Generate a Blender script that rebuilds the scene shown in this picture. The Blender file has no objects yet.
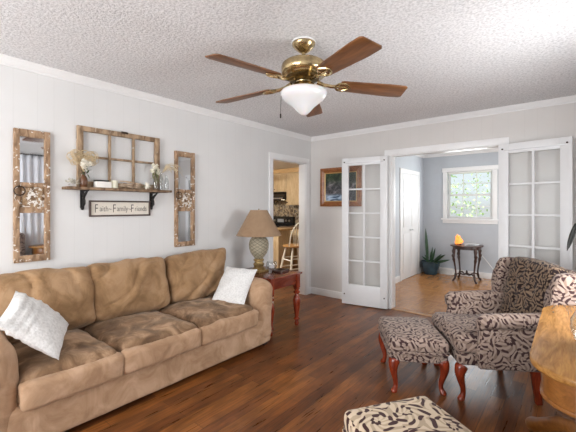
import bpy, bmesh, math, random
from mathutils import Vector, Matrix, noise
C = bpy.context.scene.collection
PI = math.pi

# ------------------------------------------------------------------ camera, world, light, exposure
sc = bpy.context.scene
cam = bpy.data.cameras.new('camera'); cam.lens = 345.0 / 576 * 36; cam.sensor_width = 36
cam.shift_y = -9 / 576
co = bpy.data.objects.new('camera', cam); C.objects.link(co)
co.location = (0, 0, 1.358); co.rotation_euler = (PI / 2, 0, math.radians(39.56))
cam.clip_start = 0.02
sc.camera = co
sc.view_settings.view_transform = 'Standard'; sc.view_settings.look = 'None'
sc.view_settings.gamma = 1; sc.view_settings.use_curve_mapping = False
sc.view_settings.exposure = -0.15
sc.cycles.max_bounces = 10; sc.cycles.diffuse_bounces = 6; sc.cycles.transparent_max_bounces = 16
sc.cycles.use_denoising = True
sc.cycles.sample_clamp_indirect = 6

w = bpy.data.worlds.new('sky'); sc.world = w; w.use_nodes = True
nt = w.node_tree; bg = nt.nodes['Background']
sky = nt.nodes.new('ShaderNodeTexSky'); sky.sky_type = 'HOSEK_WILKIE'; sky.turbidity = 4
sky.sun_direction = Vector((0.2, -0.55, 0.8)).normalized()
hs = nt.nodes.new('ShaderNodeHueSaturation'); hs.inputs['Saturation'].default_value = .3
nt.links.new(sky.outputs[0], hs.inputs['Color']); nt.links.new(hs.outputs[0], bg.inputs[0]); bg.inputs[1].default_value = 4.6

def area(name, loc, rot, sx, sy, power, col=(1, 1, 1)):
    l = bpy.data.lights.new(name, 'AREA'); l.shape = 'RECTANGLE'; l.size = sx; l.size_y = sy
    l.energy = power; l.color = col
    o = bpy.data.objects.new(name, l); C.objects.link(o); o.location = loc; o.rotation_euler = rot
    return o
sun = bpy.data.lights.new('sun', 'SUN'); sun.energy = 14; sun.angle = 0.02; sun.color = (1, .96, .9)
so = bpy.data.objects.new('sun', sun); C.objects.link(so); so.rotation_euler = Vector((-0.1, 0.35, -0.93)).to_track_quat('-Z', 'Y').to_euler()
# daylight through the windows of the room behind and beside the camera
area('daylight_right_window', (0.49, 2.3, 1.32), (0, PI / 2, 0), .84, 1.2, 58, (.97, .98, 1))
area('daylight_back_window', (-1.45, -2.06, 1.45), (PI / 2 + .22, 0, 0), 2.4, 1.5, 155, (.97, .98, 1))
area('daylight_foyer_window', (-1.55, 7.40, 1.6), (-PI / 2, 0, 0), 0.72, 0.85, 22, (.95, .98, 1))
area('foyer_side_fill', (-0.13, 6.2, 1.3), (0, PI / 2, 0), 1.6, 0.8, 27, (1, .98, .95))  # added fill in front of the solid right foyer wall, no door built
area('kitchen_fill', (-4.9, 3.7, 2.18), (math.radians(45), 0, math.radians(20)), 1.2, 0.6, 125, (1, .95, .85))  # added unseen fill tilted at the cabinets, apart from the strip light

# upward fill lights added behind the camera to brighten the ceiling, no fixtures
area('ceiling_fill_left', (-1.7, -1.2, 1.80), (PI, 0, 0), 0.34, .34, 14, (1, .95, .87))
area('ceiling_fill_right', (0.05, -1.55, 1.80), (PI, 0, 0), .34, .34, 3, (1, .96, .9))

# ------------------------------------------------------------------ mesh helpers
class B:
    def __init__(s): s.m = bmesh.new()
    def box(s, c, d, bev=0, rot=None, taper=None):
        r = bmesh.ops.create_cube(s.m, size=1.0); vs = r['verts']
        M = Matrix.Translation(c) @ (rot.to_4x4() if rot is not None else Matrix()) @ Matrix.Diagonal((*d, 1))
        if taper:
            for v in vs:
                if v.co.z < 0: v.co.x *= taper; v.co.y *= taper
        for v in vs: v.co = M @ v.co
        if bev:
            es = list({e for v in vs for e in v.link_edges})
            bmesh.ops.bevel(s.m, geom=es, offset=bev, segments=2, profile=.6, affect='EDGES', clamp_overlap=True)
        return s
    def lathe(s, prof, n=24, c=(0, 0, 0), sq=None, twist=0):
        rings = []
        for r, z in prof:
            if r < 1e-5: rings.append([s.m.verts.new((c[0], c[1], c[2] + z))])
            else: rings.append([s.m.verts.new((c[0] + r * math.cos(2 * PI * (i + twist) / n), c[1] + r * math.sin(2 * PI * (i + twist) / n), c[2] + z)) for i in range(n)])
        for a, b in zip(rings, rings[1:]):
            for i in range(n):
                j = (i + 1) % n
                try:
                    if len(a) == 1 and len(b) == 1: continue
                    if len(a) == 1: s.m.faces.new((a[0], b[j], b[i]))
                    elif len(b) == 1: s.m.faces.new((a[i], a[j], b[0]))
                    else: s.m.faces.new((a[i], a[j], b[j], b[i]))
                except ValueError: pass
        for R, f in ((rings[0], 1), (rings[-1], 0)):
            if len(R) > 1: s.m.faces.new(R if not f else R[::-1])
        return s
    def tube(s, pts, rad, n=8, closed=False):
        pts = [Vector(p) for p in pts]; k = len(pts)
        if not hasattr(rad, '__len__'): rad = [rad] * k
        rings = []; up = None
        for i, p in enumerate(pts):
            if closed: t = pts[(i + 1) % k] - pts[i - 1]
            else: t = pts[min(i + 1, k - 1)] - pts[max(i - 1, 0)]
            t.normalize()
            if up is None:
                up = Vector((0, 0, 1)) if abs(t.z) < .9 else Vector((1, 0, 0))
            up = (up - t * up.dot(t)).normalized(); sd = t.cross(up)
            rings.append([s.m.verts.new(p + (up * math.cos(2 * PI * j / n) + sd * math.sin(2 * PI * j / n)) * rad[i]) for j in range(n)])
        prs = list(zip(rings, rings[1:])) + ([(rings[-1], rings[0])] if closed else [])
        for a, b in prs:
            for j in range(n):
                q = (j + 1) % n; s.m.faces.new((a[j], b[j], b[q], a[q]))
        if not closed:
            s.m.faces.new(rings[0]); s.m.faces.new(rings[-1][::-1])
        return s
    def prism(s, poly, th, M=None, bev=0):
        # poly in local xy, extruded -th/2..th/2 along z, then M
        a = [s.m.verts.new((x, y, -th / 2)) for x, y in poly]; b = [s.m.verts.new((x, y, th / 2)) for x, y in poly]
        n = len(poly); fs = [s.m.faces.new(a[::-1]), s.m.faces.new(b)]
        for i in range(n): fs.append(s.m.faces.new((a[i], a[(i + 1) % n], b[(i + 1) % n], b[i])))
        if M is not None:
            for v in a + b: v.co = M @ v.co
        if bev:
            es = list(fs[0].edges) + list(fs[1].edges)
            bmesh.ops.bevel(s.m, geom=es, offset=bev, segments=3, profile=.5, affect='EDGES', clamp_overlap=True)
        return s
    def rbox(s, c, d, r=.05, n=14, puff=(0, 0, 0), amp=0, freq=6, seed=0, M=None, fn=None):
        h = Vector(d) / 2; cache = {}
        def P(u):
            k = tuple(round(x, 5) for x in u)
            if k in cache: return cache[k]
            p = Vector((u[0] * h.x, u[1] * h.y, u[2] * h.z))
            q = Vector([max(-(h[i] - min(r, h[i])), min(h[i] - min(r, h[i]), p[i])) for i in range(3)])
            dv = p - q
            nn = dv.normalized() if dv.length > 1e-9 else Vector((0, 0, 1))
            o = q + Vector([nn[i] * min(r, h[i]) for i in range(3)])
            un = [o[i] / h[i] for i in range(3)]
            g = [max(0, 1 - x * x) for x in un]
            o.x += un[0] * puff[0] * g[1] * g[2]; o.y += un[1] * puff[1] * g[0] * g[2]; o.z += un[2] * puff[2] * g[0] * g[1]
            if amp:
                f = noise.fractal(Vector((o.x + seed * 3.7, o.y + seed, o.z)) * freq, 1.0, 2.0, 3)
                o += nn * amp * f
            if fn: o = fn(o, un)
            if M is not None: o = M @ o
            v = s.m.verts.new(Vector(c) + o); cache[k] = v; return v
        for ax in range(3):
            for sg in (-1, 1):
                for i in range(n):
                    for j in range(n):
                        def pt(a, b):
                            u = [0, 0, 0]; u[ax] = sg; u[(ax + 1) % 3] = -1 + 2 * a / n; u[(ax + 2) % 3] = -1 + 2 * b / n; return u
                        q = [P(pt(i, j)), P(pt(i + 1, j)), P(pt(i + 1, j + 1)), P(pt(i, j + 1))]
                        if sg < 0: q.reverse()
                        try: s.m.faces.new(q)
                        except ValueError: pass
        return s
    def pillow(s, M, a, b, t, n=22, amp=0, freq=14, rib=0):
        top = {}; 
        for sgn in (1, -1):
            for i in range(n + 1):
                for j in range(n + 1):
                    x = -1 + 2 * i / n; y = -1 + 2 * j / n
                    e = i in (0, n) or j in (0, n)
                    if e and sgn < 0: top[(i, j, -1)] = top[(i, j, 1)]; continue
                    z = (max(0, (1 - x ** 4) * (1 - y ** 4))) ** .5 * (1 - .25 * (x * x + y * y)) * t
                    pin = 1 - .07 * (1 - abs(x)) * 0 - .06 * ((1 - x * x) * abs(y) + (1 - y * y) * abs(x))
                    p = Vector((x * a * pin, y * b * pin, sgn * z))
                    if amp and not e:
                        p.z += sgn * amp * noise.fractal(p * freq, 1, 2, 3)
                    if rib and not e: p.z += sgn * rib * math.sin(y * 26) * (1 if y > .1 else .25)
                    top[(i, j, sgn)] = s.m.verts.new(M @ p)
        for sgn in (1, -1):
            for i in range(n):
                for j in range(n):
                    q = [top[(i, j, sgn)], top[(i + 1, j, sgn)], top[(i + 1, j + 1, sgn)], top[(i, j + 1, sgn)]]
                    if sgn < 0: q.reverse()
                    try: s.m.faces.new(q)
                    except ValueError: pass
        return s
    def sphere(s, c, r, sc=(1, 1, 1), sub=2):
        v = bmesh.ops.create_icosphere(s.m, subdivisions=sub, radius=r)['verts']
        for q in v: q.co = Vector((q.co.x * sc[0], q.co.y * sc[1], q.co.z * sc[2])) + Vector(c)
        return s
    def leaf(s, base, tip, wd, droop=0, n=5, nrm=None, fold=.25):
        base = Vector(base); tip = Vector(tip); d = tip - base
        sd = d.cross(nrm if nrm is not None else Vector((0, 0, 1)))
        if sd.length < 1e-6: sd = d.cross(Vector((1, 0, 0)))
        sd.normalize(); up = sd.cross(d).normalized(); rows = []
        for i in range(n + 1):
            t = i / n; p = base + d * t; p.z -= droop * t * t
            ww = wd * (math.sin(PI * min(1, .12 + .88 * t)) ** .8 if i < n else 0.03)
            rows.append([s.m.verts.new(p - sd * ww), s.m.verts.new(p - up * ww * fold), s.m.verts.new(p + sd * ww)])
        for a, b in zip(rows, rows[1:]):
            s.m.faces.new((a[0], a[1], b[1], b[0])); s.m.faces.new((a[1], a[2], b[2], b[1]))
        return s

def obj(name, b, m, parent=None, loc=None, smooth=38, solid=0, sub=0):
    me = bpy.data.meshes.new(name); bmesh.ops.recalc_face_normals(b.m, faces=b.m.faces[:]) if not solid else None
    b.m.to_mesh(me); b.m.free(); me.materials.append(m)
    o = bpy.data.objects.new(name, me); C.objects.link(o)
    if smooth:
        me.polygons.foreach_set('use_smooth', [True] * len(me.polygons)); me.set_sharp_from_angle(angle=math.radians(smooth))
    if loc is not None: o.location = loc
    if parent: o.parent = parent
    if solid:
        md = o.modifiers.new('thickness', 'SOLIDIFY'); md.thickness = solid; md.offset = 0
    if sub:
        md = o.modifiers.new('smooth', 'SUBSURF'); md.levels = sub; md.render_levels = sub
    return o
def tag(o, label, cat, group=None, kind=None):
    o['label'] = label; o['category'] = cat
    if group: o['group'] = group
    if kind: o['kind'] = kind
    return o
def thing(name, label, cat, loc=(0, 0, 0), rz=0, group=None, kind=None):
    o = bpy.data.objects.new(name, None); C.objects.link(o); o.location = loc; o.rotation_euler = (0, 0, rz)
    o.empty_display_size = .1
    return tag(o, label, cat, group, kind)
def struct(name, b, m, smooth=38, parent=None):
    o = obj(name, b, m, parent, smooth=smooth)
    if not parent: o['kind'] = 'structure'
    return o
def copy_tree(o, parent=None):
    c = o.copy(); C.objects.link(c); c.parent = parent
    for ch in list(o.children): copy_tree(ch, c)
    return c
def frameM(o, ex, ey):
    ex = Vector(ex).normalized(); ey = Vector(ey); ey = (ey - ex * ey.dot(ex)).normalized(); ez = ex.cross(ey)
    return Matrix(((ex.x, ey.x, ez.x, o[0]), (ex.y, ey.y, ez.y, o[1]), (ex.z, ey.z, ez.z, o[2]), (0, 0, 0, 1)))

# ------------------------------------------------------------------ materials
class MT:
    def __init__(s, name, col=(.8, .8, .8), rough=.5, metal=0, spec=.5, bump=0):
        s.m = bpy.data.materials.new(name); s.m.use_nodes = True; s.t = s.m.node_tree; s.b = s.t.nodes['Principled BSDF']
        s.set('Base Color', (*col, 1)); s.set('Roughness', rough); s.set('Metallic', metal); s.set('Specular IOR Level', spec)
    def set(s, k, v): s.b.inputs[k].default_value = v
    def n(s, typ, **kw):
        q = s.t.nodes.new(typ)
        for k, v in kw.items():
            if k in q.inputs.keys() if hasattr(q.inputs, 'keys') else False: q.inputs[k].default_value = v
            else: setattr(q, k, v)
        return q
    def l(s, a, b): s.t.links.new(a, b)
    def coord(s, scale=(1, 1, 1), rot=(0, 0, 0), kind='Object'):
        tc = s.n('ShaderNodeTexCoord'); mp = s.n('ShaderNodeMapping')
        mp.inputs['Scale'].default_value = scale; mp.inputs['Rotation'].default_value = rot
        s.l(tc.outputs[kind], mp.inputs['Vector']); return mp.outputs['Vector']
    def noise(s, v, scale=5, detail=3, dist=0, rough=.5):
        q = s.n('ShaderNodeTexNoise'); s.l(v, q.inputs['Vector'])
        q.inputs['Scale'].default_value = scale; q.inputs['Detail'].default_value = detail; q.inputs['Distortion'].default_value = dist; q.inputs['Roughness'].default_value = rough
        return q.outputs['Fac']
    def ramp(s, f, stops, interp='LINEAR'):
        q = s.n('ShaderNodeValToRGB'); s.l(f, q.inputs['Fac']); cr = q.color_ramp; cr.interpolation = interp
        while len(cr.elements) < len(stops): cr.elements.new(.5)
        for e, (p, c) in zip(cr.elements, stops): e.position = p; e.color = (*c, 1) if len(c) == 3 else c
        return q.outputs['Color']
    def math(s, op, a, b=None):
        q = s.n('ShaderNodeMath', operation=op)
        for i, x in enumerate((a, b)):
            if x is None: continue
            if isinstance(x, (int, float)): q.inputs[i].default_value = x
            else: s.l(x, q.inputs[i])
        return q.outputs[0]
    def mix(s, f, a, b, mode='MIX'):
        q = s.n('ShaderNodeMix', data_type='RGBA', blend_type=mode)
        for i, x in ((0, f), (6, a), (7, b)):
            if isinstance(x, (int, float)): q.inputs[i].default_value = x
            elif isinstance(x, tuple): q.inputs[i].default_value = (*x, 1)
            else: s.l(x, q.inputs[i])
        return q.outputs[2]
    def col(s, c): s.l(c, s.b.inputs['Base Color']); return s
    def bump(s, h, st=.3, dist=.01):
        q = s.n('ShaderNodeBump'); q.inputs['Strength'].default_value = st; q.inputs['Distance'].default_value = dist
        s.l(h, q.inputs['Height']); s.l(q.outputs[0], s.b.inputs['Normal']); return s

def plain(name, col, rough=.5, metal=0, var=.06, scale=9, spec=.5):
    m = MT(name, col, rough, metal, spec); f = m.noise(m.coord(), scale, 3)
    m.col(m.ramp(f, [(.3, tuple(c * (1 - var) for c in col)), (.7, tuple(min(1, c * (1 + var)) for c in col))])); return m.m

def wallpaint(name, col, horiz):
    m = MT(name, col, .6, spec=.25); v = m.coord()
    sp = m.n('ShaderNodeSeparateXYZ'); m.l(v, sp.inputs[0]); t = sp.outputs['Y' if horiz == 'Y' else 'X']
    g = None
    for off in (0.03, .14, .29):
        a = m.math('PINGPONG', m.math('ADD', t, off + 10), .203); a = m.math('LESS_THAN', a, .0025)
        g = a if g is None else m.math('MAXIMUM', g, a)
    f = m.noise(v, 2.2, 3)
    base = m.ramp(f, [(.3, tuple(c * .97 for c in col)), (.7, tuple(min(1, c * 1.02) for c in col))])
    m.col(m.mix(m.math('MULTIPLY', g, .10), base, tuple(c * .6 for c in col)))
    m.bump(m.math('MULTIPLY', g, -1), .25, .004); return m.m
WALL = wallpaint('grey_panel_paint_left', (.68, .68, .675), 'Y')
WALLX = wallpaint('grey_panel_paint_far', (.635, .615, .595), 'X')
FOYW = plain('blue_grey_paint', (.47, .50, .54), .6, var=.02, spec=.25)
TRIM = plain('white_trim_paint', (.78, .78, .78), .35, var=.02)
DOORP = plain('white_door_paint', (.72, .725, .73), .4, var=.02)
def ceil_mat():
    m = MT('popcorn_ceiling', (.6, .6, .61), .9, spec=.1); v = m.coord()
    f = m.noise(v, 62, 3, rough=.65); g = m.noise(v, 1.2, 2)
    c = m.ramp(f, [(.30, (.54, .54, .55)), (.60, (.82, .82, .83))]); c2 = m.ramp(g, [(.3, (.95, .95, .95)), (.7, (1, 1, 1))])
    m.col(m.mix(1.0, c, c2, 'MULTIPLY')); m.bump(f, .6, .010); return m.m
CEIL = ceil_mat()
FCEIL = plain('smooth_white_ceiling', (.80, .80, .80), .8, var=.02)

def planks():
    m = MT('dark_plank_floor', rough=.3, spec=.38); v = m.coord(rot=(0, 0, PI / 2))
    br = m.n('ShaderNodeTexBrick'); m.l(v, br.inputs['Vector']); br.offset = .37; br.offset_frequency = 2
    for k, x in (('Scale', 1), ('Mortar Size', .0014), ('Mortar Smooth', .2), ('Bias', 0), ('Brick Width', .95), ('Row Height', .092)): br.inputs[k].default_value = x
    br.inputs['Color1'].default_value = (0, 0, 0, 1); br.inputs['Color2'].default_value = (1, 1, 1, 1); br.inputs['Mortar'].default_value = (0.5, .5, .5, 1)
    base = m.ramp(br.outputs['Color'], [(0, (.110, .036, .011)), (.35, (.150, .050, .014)), (.65, (.190, .066, .017)), (1, (.25, .093, .024))])
    gv = m.coord(scale=(26, 1.6, 1)); g = m.noise(gv, 2.2, 5, 1.2)
    gr = m.ramp(g, [(.3, (.55, .52, .50)), (.55, (1, 1, 1)), (.75, (1.35, 1.3, 1.2))])
    c = m.mix(1.0, base, gr, 'MULTIPLY')
    b2 = m.noise(m.coord(scale=(3, 1.2, 1)), 3, 3); c = m.mix(1.0, c, m.ramp(b2, [(.35, (.7, .68, .66)), (.65, (1.2, 1.2, 1.2))]), 'MULTIPLY')
    c = m.mix(m.math('MULTIPLY', br.outputs['Fac'], .8), c, (.02, .01, .006)); m.col(c)
    m.l(m.ramp(g, [(.2, (.24, .24, .24)), (.8, (.40, .40, .40))]), m.b.inputs['Roughness'])
    m.bump(m.math('SUBTRACT', g, m.math('MULTIPLY', br.outputs['Fac'], 2)), .12, .004); return m.m
FLOOR = planks()
def parquet():
    m = MT('orange_parquet', rough=.16); cols = []
    for r in (0, PI / 2):
        v = m.coord(rot=(0, 0, r)); br = m.n('ShaderNodeTexBrick'); m.l(v, br.inputs['Vector']); br.offset = 0
        for k, x in (('Scale', 1), ('Mortar Size', .001), ('Bias', 0), ('Brick Width', .24), ('Row Height', .048)): br.inputs[k].default_value = x
        br.inputs['Color1'].default_value = (.33, .145, .045, 1); br.inputs['Color2'].default_value = (.46, .215, .075, 1); br.inputs['Mortar'].default_value = (.12, .05, .02, 1)
        cols.append(br.outputs['Color'])
    ch = m.n('ShaderNodeTexChecker'); m.l(m.coord(), ch.inputs['Vector']); ch.inputs['Scale'].default_value = 1 / .24
    c = m.mix(ch.outputs['Fac'], cols[0], cols[1]); f = m.noise(m.coord(), 30, 4)
    m.col(m.mix(1.0, c, m.ramp(f, [(.3, (.8, .8, .8)), (.7, (1.15, 1.15, 1.15))]), 'MULTIPLY')); m.bump(f, .05, .003); return m.m
PARQ = parquet()

def wood(name, c1, c2, axis='X', rough=.35, scale=9, stretch=.09, dist=2.5):
    m = MT(name, rough=rough); s = [1, 1, 1]; s['XYZ'.index(axis)] = stretch
    v = m.coord(scale=tuple(s)); f = m.noise(v, scale * 3, 4, dist); g = m.noise(v, scale, 3, dist)
    f = m.math('ADD', m.math('MULTIPLY', f, .5), m.math('MULTIPLY', g, .5))
    mid = tuple((a + b) / 2 for a, b in zip(c1, c2))
    m.col(m.ramp(f, [(.36, c1), (.5, mid), (.64, c2)])); m.bump(f, .08, .003); return m.m
OAK = wood('golden_oak', (.21, .088, .018), (.43, .215, .062), 'Y', .25, 12, .12, 3.0)
OAK.node_tree.nodes['Principled BSDF'].inputs['Specular IOR Level'].default_value = .3
OAKD = wood('golden_oak_apron', (.17, .060, .012), (.29, .115, .028), 'Y', .28, 12, .12)
CHERRY = wood('red_cherry', (.12, .016, .007), (.31, .047, .015), 'Z', .22, 8, .2)
CHERRYT = wood('red_cherry_top', (.10, .015, .008), (.23, .042, .018), 'Y', .2, 8, .2)
DARKW = wood('dark_walnut', (.022, .010, .008), (.07, .03, .02), 'Z', .3, 8, .2)
BLADE = wood('fan_blade_wood', (.11, .042, .014), (.24, .10, .034), 'X', .4, 8, .12)
HONEY = wood('honey_maple', (.40, .28, .155), (.56, .42, .26), 'Z', .4, 6, .2)
HONEYX = wood('honey_maple_counter', (.38, .23, .10), (.54, .36, .18), 'X', .35, 6, .2)
FRAMEW = wood('picture_frame_oak', (.17, .055, .016), (.33, .125, .04), 'X', .35, 9, .4)
CREAMW = plain('cream_paint', (.90, .87, .78), .4)
SEATW = wood('stool_seat_oak', (.34, .16, .05), (.5, .27, .1), 'X', .35, 8, .2)

def distressed(name, wd, wl, chip=.60):
    m = MT(name, rough=.75, spec=.2); v = m.coord(); f = m.noise(m.coord(scale=(1, 1, .35)), 26, 4, .6); g = m.noise(v, 34, 4, .4, .6)
    c = m.ramp(f, [(.34, wd), (.62, wl)]); k = m.ramp(g, [(chip, (0, 0, 0)), (chip + .025, (1, 1, 1))])
    m.col(m.mix(k, c, (.76, .73, .68))); m.bump(g, .35, .004); return m.m
CHIP = distressed('chipped_paint_wood', (.16, .095, .055), (.42, .28, .175), .60)
CHIPP = distressed('flaking_white_panel', (.13, .075, .04), (.40, .27, .16), .53)
CHIP2 = distressed('weathered_sash_wood', (.17, .11, .065), (.42, .30, .195), .65)
SHELFW = distressed('weathered_shelf_board', (.11, .065, .04), (.28, .19, .12), .72)

def suede(name, dark, mid, light, sc_=7, lo=.36, hi=.62):
    m = MT(name, rough=.92, spec=.12); v = m.coord(); f = m.noise(v, sc_, 5, .8, .6); g = m.noise(v, 120, 2)
    c = m.ramp(f, [(lo, dark), ((lo + hi) / 2, mid), (hi, light)]); m.col(c)
    m.set('Sheen Weight', .25); m.set('Sheen Roughness', .5); m.set('Sheen Tint', (.9, .75, .6, 1))
    h = m.noise(v, 9, 3, 1.0); m.bump(m.math('ADD', m.math('MULTIPLY', h, 1.0), m.math('MULTIPLY', g, .05)), .5, .02); return m.m
SUEDE = suede('tan_suede', (.32, .195, .115), (.40, .255, .155), (.48, .32, .21), 6)
SUEDES = suede('worn_brown_suede_seat', (.10, .056, .030), (.21, .124, .068), (.39, .25, .152), 6.5, .36, .66)
SUEDEB = suede('brown_suede_back', (.22, .128, .062), (.305, .184, .094), (.375, .238, .134), 5)

def damask(name, dark, light, light2, scale=9.0, th=.5):
    m = MT(name, rough=.85, spec=.15)
    tc = m.n('ShaderNodeTexCoord'); P = m.n('ShaderNodeSeparateXYZ'); N = m.n('ShaderNodeSeparateXYZ'); m.l(tc.outputs['Object'], P.inputs[0]); m.l(tc.outputs['Normal'], N.inputs[0])
    ab = [m.math('ABSOLUTE', N.outputs[k]) for k in 'XYZ']
    top = m.math('GREATER_THAN', ab[2], .62); side = m.math('GREATER_THAN', ab[0], ab[1])
    def sel(k, a, b):  # k ? a : b
        return m.math('ADD', m.math('MULTIPLY', k, a), m.math('MULTIPLY', m.math('SUBTRACT', 1, k), b))
    u = sel(top, P.outputs['X'], sel(side, P.outputs['Y'], P.outputs['X'])); v = sel(top, P.outputs['Y'], P.outputs['Z'])
    cb = m.n('ShaderNodeCombineXYZ'); m.l(u, cb.inputs[0]); m.l(v, cb.inputs[1])
    wn = m.n('ShaderNodeTexNoise'); m.l(cb.outputs[0], wn.inputs['Vector']); wn.inputs['Scale'].default_value = 9; wn.inputs['Detail'].default_value = 1
    wv = m.n('ShaderNodeVectorMath', operation='MULTIPLY_ADD'); m.l(wn.outputs['Color'], wv.inputs[0]); wv.inputs[1].default_value = (.09, .09, 0); m.l(cb.outputs[0], wv.inputs[2])
    sc_ = m.n('ShaderNodeVectorMath', operation='SCALE'); m.l(wv.outputs[0], sc_.inputs[0]); sc_.inputs['Scale'].default_value = scale
    vo = m.n('ShaderNodeTexVoronoi', voronoi_dimensions='2D'); m.l(sc_.outputs[0], vo.inputs['Vector']); vo.inputs['Scale'].default_value = 1; vo.inputs['Randomness'].default_value = .8
    lv = m.n('ShaderNodeVectorMath', operation='SUBTRACT'); m.l(sc_.outputs[0], lv.inputs[0]); m.l(vo.outputs['Position'], lv.inputs[1])
    L = m.n('ShaderNodeSeparateXYZ'); m.l(lv.outputs[0], L.inputs[0]); ang = m.math('ARCTAN2', L.outputs['Y'], L.outputs['X']); rad = vo.outputs['Distance']
    rc = m.n('ShaderNodeSeparateColor'); m.l(vo.outputs['Color'], rc.inputs[0]); hand = m.math('SUBTRACT', m.math('MULTIPLY', m.math('GREATER_THAN', rc.outputs[1], .5), 2), 1)
    sa = m.math('MULTIPLY', ang, hand)
    sp = m.math('SINE', m.math('ADD', m.math('ADD', sa, m.math('MULTIPLY', rad, 19)), m.math('MULTIPLY', rc.outputs[0], 6.28)))
    lobe = m.math('MULTIPLY', m.math('SINE', m.math('ADD', m.math('MULTIPLY', sa, 7), m.math('MULTIPLY', rad, -22))), m.math('MULTIPLY', rad, 1.7))
    bl = m.math('MULTIPLY', m.math('SUBTRACT', m.noise(cb.outputs[0], 12, 1), .5), 2.2)
    f = m.math('ADD', m.math('ADD', sp, lobe), bl)
    k = m.ramp(m.math('ADD', m.math('MULTIPLY', f, .25), .5), [(th - .05, (0, 0, 0)), (th + .03, (1, 1, 1))])
    fine = m.math('ADD', m.math('MULTIPLY', lobe, .7), .5)
    m.col(m.mix(k, dark, m.ramp(fine, [(.3, light), (.6, light2)]))); m.set('Sheen Weight', .1); m.bump(k, .15, .003); return m.m
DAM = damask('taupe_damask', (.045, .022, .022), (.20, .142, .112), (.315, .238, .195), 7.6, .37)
DAM_LIT = damask('taupe_damask_lit', (.045, .015, .015), (.40, .31, .215), (.58, .47, .34), 6.0, .37)  # same fabric as the chair, with the window brightness put into its colours
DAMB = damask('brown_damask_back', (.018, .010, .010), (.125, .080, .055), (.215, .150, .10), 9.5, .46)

BRASS = plain('antique_brass', (.50, .385, .21), .24, 1, .35, 20)
DBRASS = plain('dark_brass', (.16, .11, .05), .35, 1, .4, 60)
IRON = plain('black_iron', (.018, .016, .015), .5, .4)
RUST = plain('rusty_iron', (.05, .028, .018), .6, .5, .4, 30)
STEEL = plain('steel', (.55, .55, .56), .3, 1)
BLACKG = plain('black_appliance', (.012, .012, .013), .2)
WHITE = plain('white_plastic', (.82, .82, .80), .4, var=.02)
def glass(name, tint=(.96, .98, .98), refl=1.0, rough=.02):
    m = MT(name); t = m.t; t.nodes.remove(m.b); out = t.nodes['Material Output']
    tr = t.nodes.new('ShaderNodeBsdfTransparent'); tr.inputs[0].default_value = (*tint, 1)
    gl = t.nodes.new('ShaderNodeBsdfGlossy'); gl.inputs['Roughness'].default_value = rough
    fr = t.nodes.new('ShaderNodeLayerWeight')
    mu = m.math('MULTIPLY', m.math('ADD', m.math('MULTIPLY', m.math('POWER', fr.outputs['Facing'], 4), .8), .045), refl); mx = t.nodes.new('ShaderNodeMixShader')
    m.l(mu, mx.inputs[0]); m.l(tr.outputs[0], mx.inputs[1]); m.l(gl.outputs[0], mx.inputs[2]); m.l(mx.outputs[0], out.inputs[0]); return m.m
GLASS = glass('window_glass'); DGLASS = glass('door_glass', (.97, .975, .975), .35, .28); VGLASS = glass('clear_glass', (.93, .94, .94), 1.3)
def mirror_mat():
    m = MT('mirror_silver', (.80, .82, .84), .03, 1); return m.m
MIRROR = mirror_mat()
def knit():
    m = MT('white_knit', (.82, .81, .79), .95, spec=.1); v = m.coord(); f = m.noise(v, 70, 3); m.col(m.ramp(f, [(.3, (.60, .595, .58)), (.6, (.74, .735, .72))])); m.bump(f, .5, .006); return m.m
KNIT = knit()
def emis(name, col, st):
    m = MT(name, col, .5); m.set('Emission Color', (*col, 1)); m.set('Emission Strength', st); return m.m

# ------------------------------------------------------------------ setting
W, F, R, BK, H = -3.19, 4.43, 0.45, -2.15, 2.45
def boxes(lst, bev=0):
    b = B()
    for x0, x1, y0, y1, z0, z1 in lst: b.box(((x0 + x1) / 2, (y0 + y1) / 2, (z0 + z1) / 2), (x1 - x0, y1 - y0, z1 - z0), bev)
    return b
struct('floor', boxes([(W - .12, R + .12, BK - .12, F + .005, -.1, 0)]), FLOOR, 0)
struct('floor_foyer', boxes([(-2.56, .1, F + .005, 7.6, -.1, 0)]), PARQ, 0)
struct('floor_kitchen', boxes([(-7.6, W - .12, 2.4, 6.6, -.1, 0)]), FLOOR, 0)
struct('ceiling', boxes([(W - .12, R + .12, BK - .12, F + .12, H, H + .1)]), CEIL, 0)
struct('ceiling_foyer', boxes([(-2.56, .1, F + .12, 7.6, H, H + .1)]), FCEIL, 0)
struct('ceiling_kitchen', boxes([(-7.6, W - .12, 2.4, 6.6, 2.24, H + .1)]), plain('kitchen_ceiling_paint', (.72, .66, .58), .8, var=.03), 0)
KY0, KY1, KH = 3.525, 4.285, 2.03
struct('wall_left', boxes([(W - .12, W, BK - .12, KY0, 0, H), (W - .12, W, KY1, F + .12, 0, H), (W - .12, W, KY0, KY1, KH, H)]), WALL, 0)
OX0, OX1, OH = -1.875, -.62, 2.045
struct('wall_far', boxes([(W, OX0, F, F + .12, 0, H), (OX1, R + .12, F, F + .12, 0, H), (OX0, OX1, F, F + .12, OH, H)]), WALLX, 0)
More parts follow.
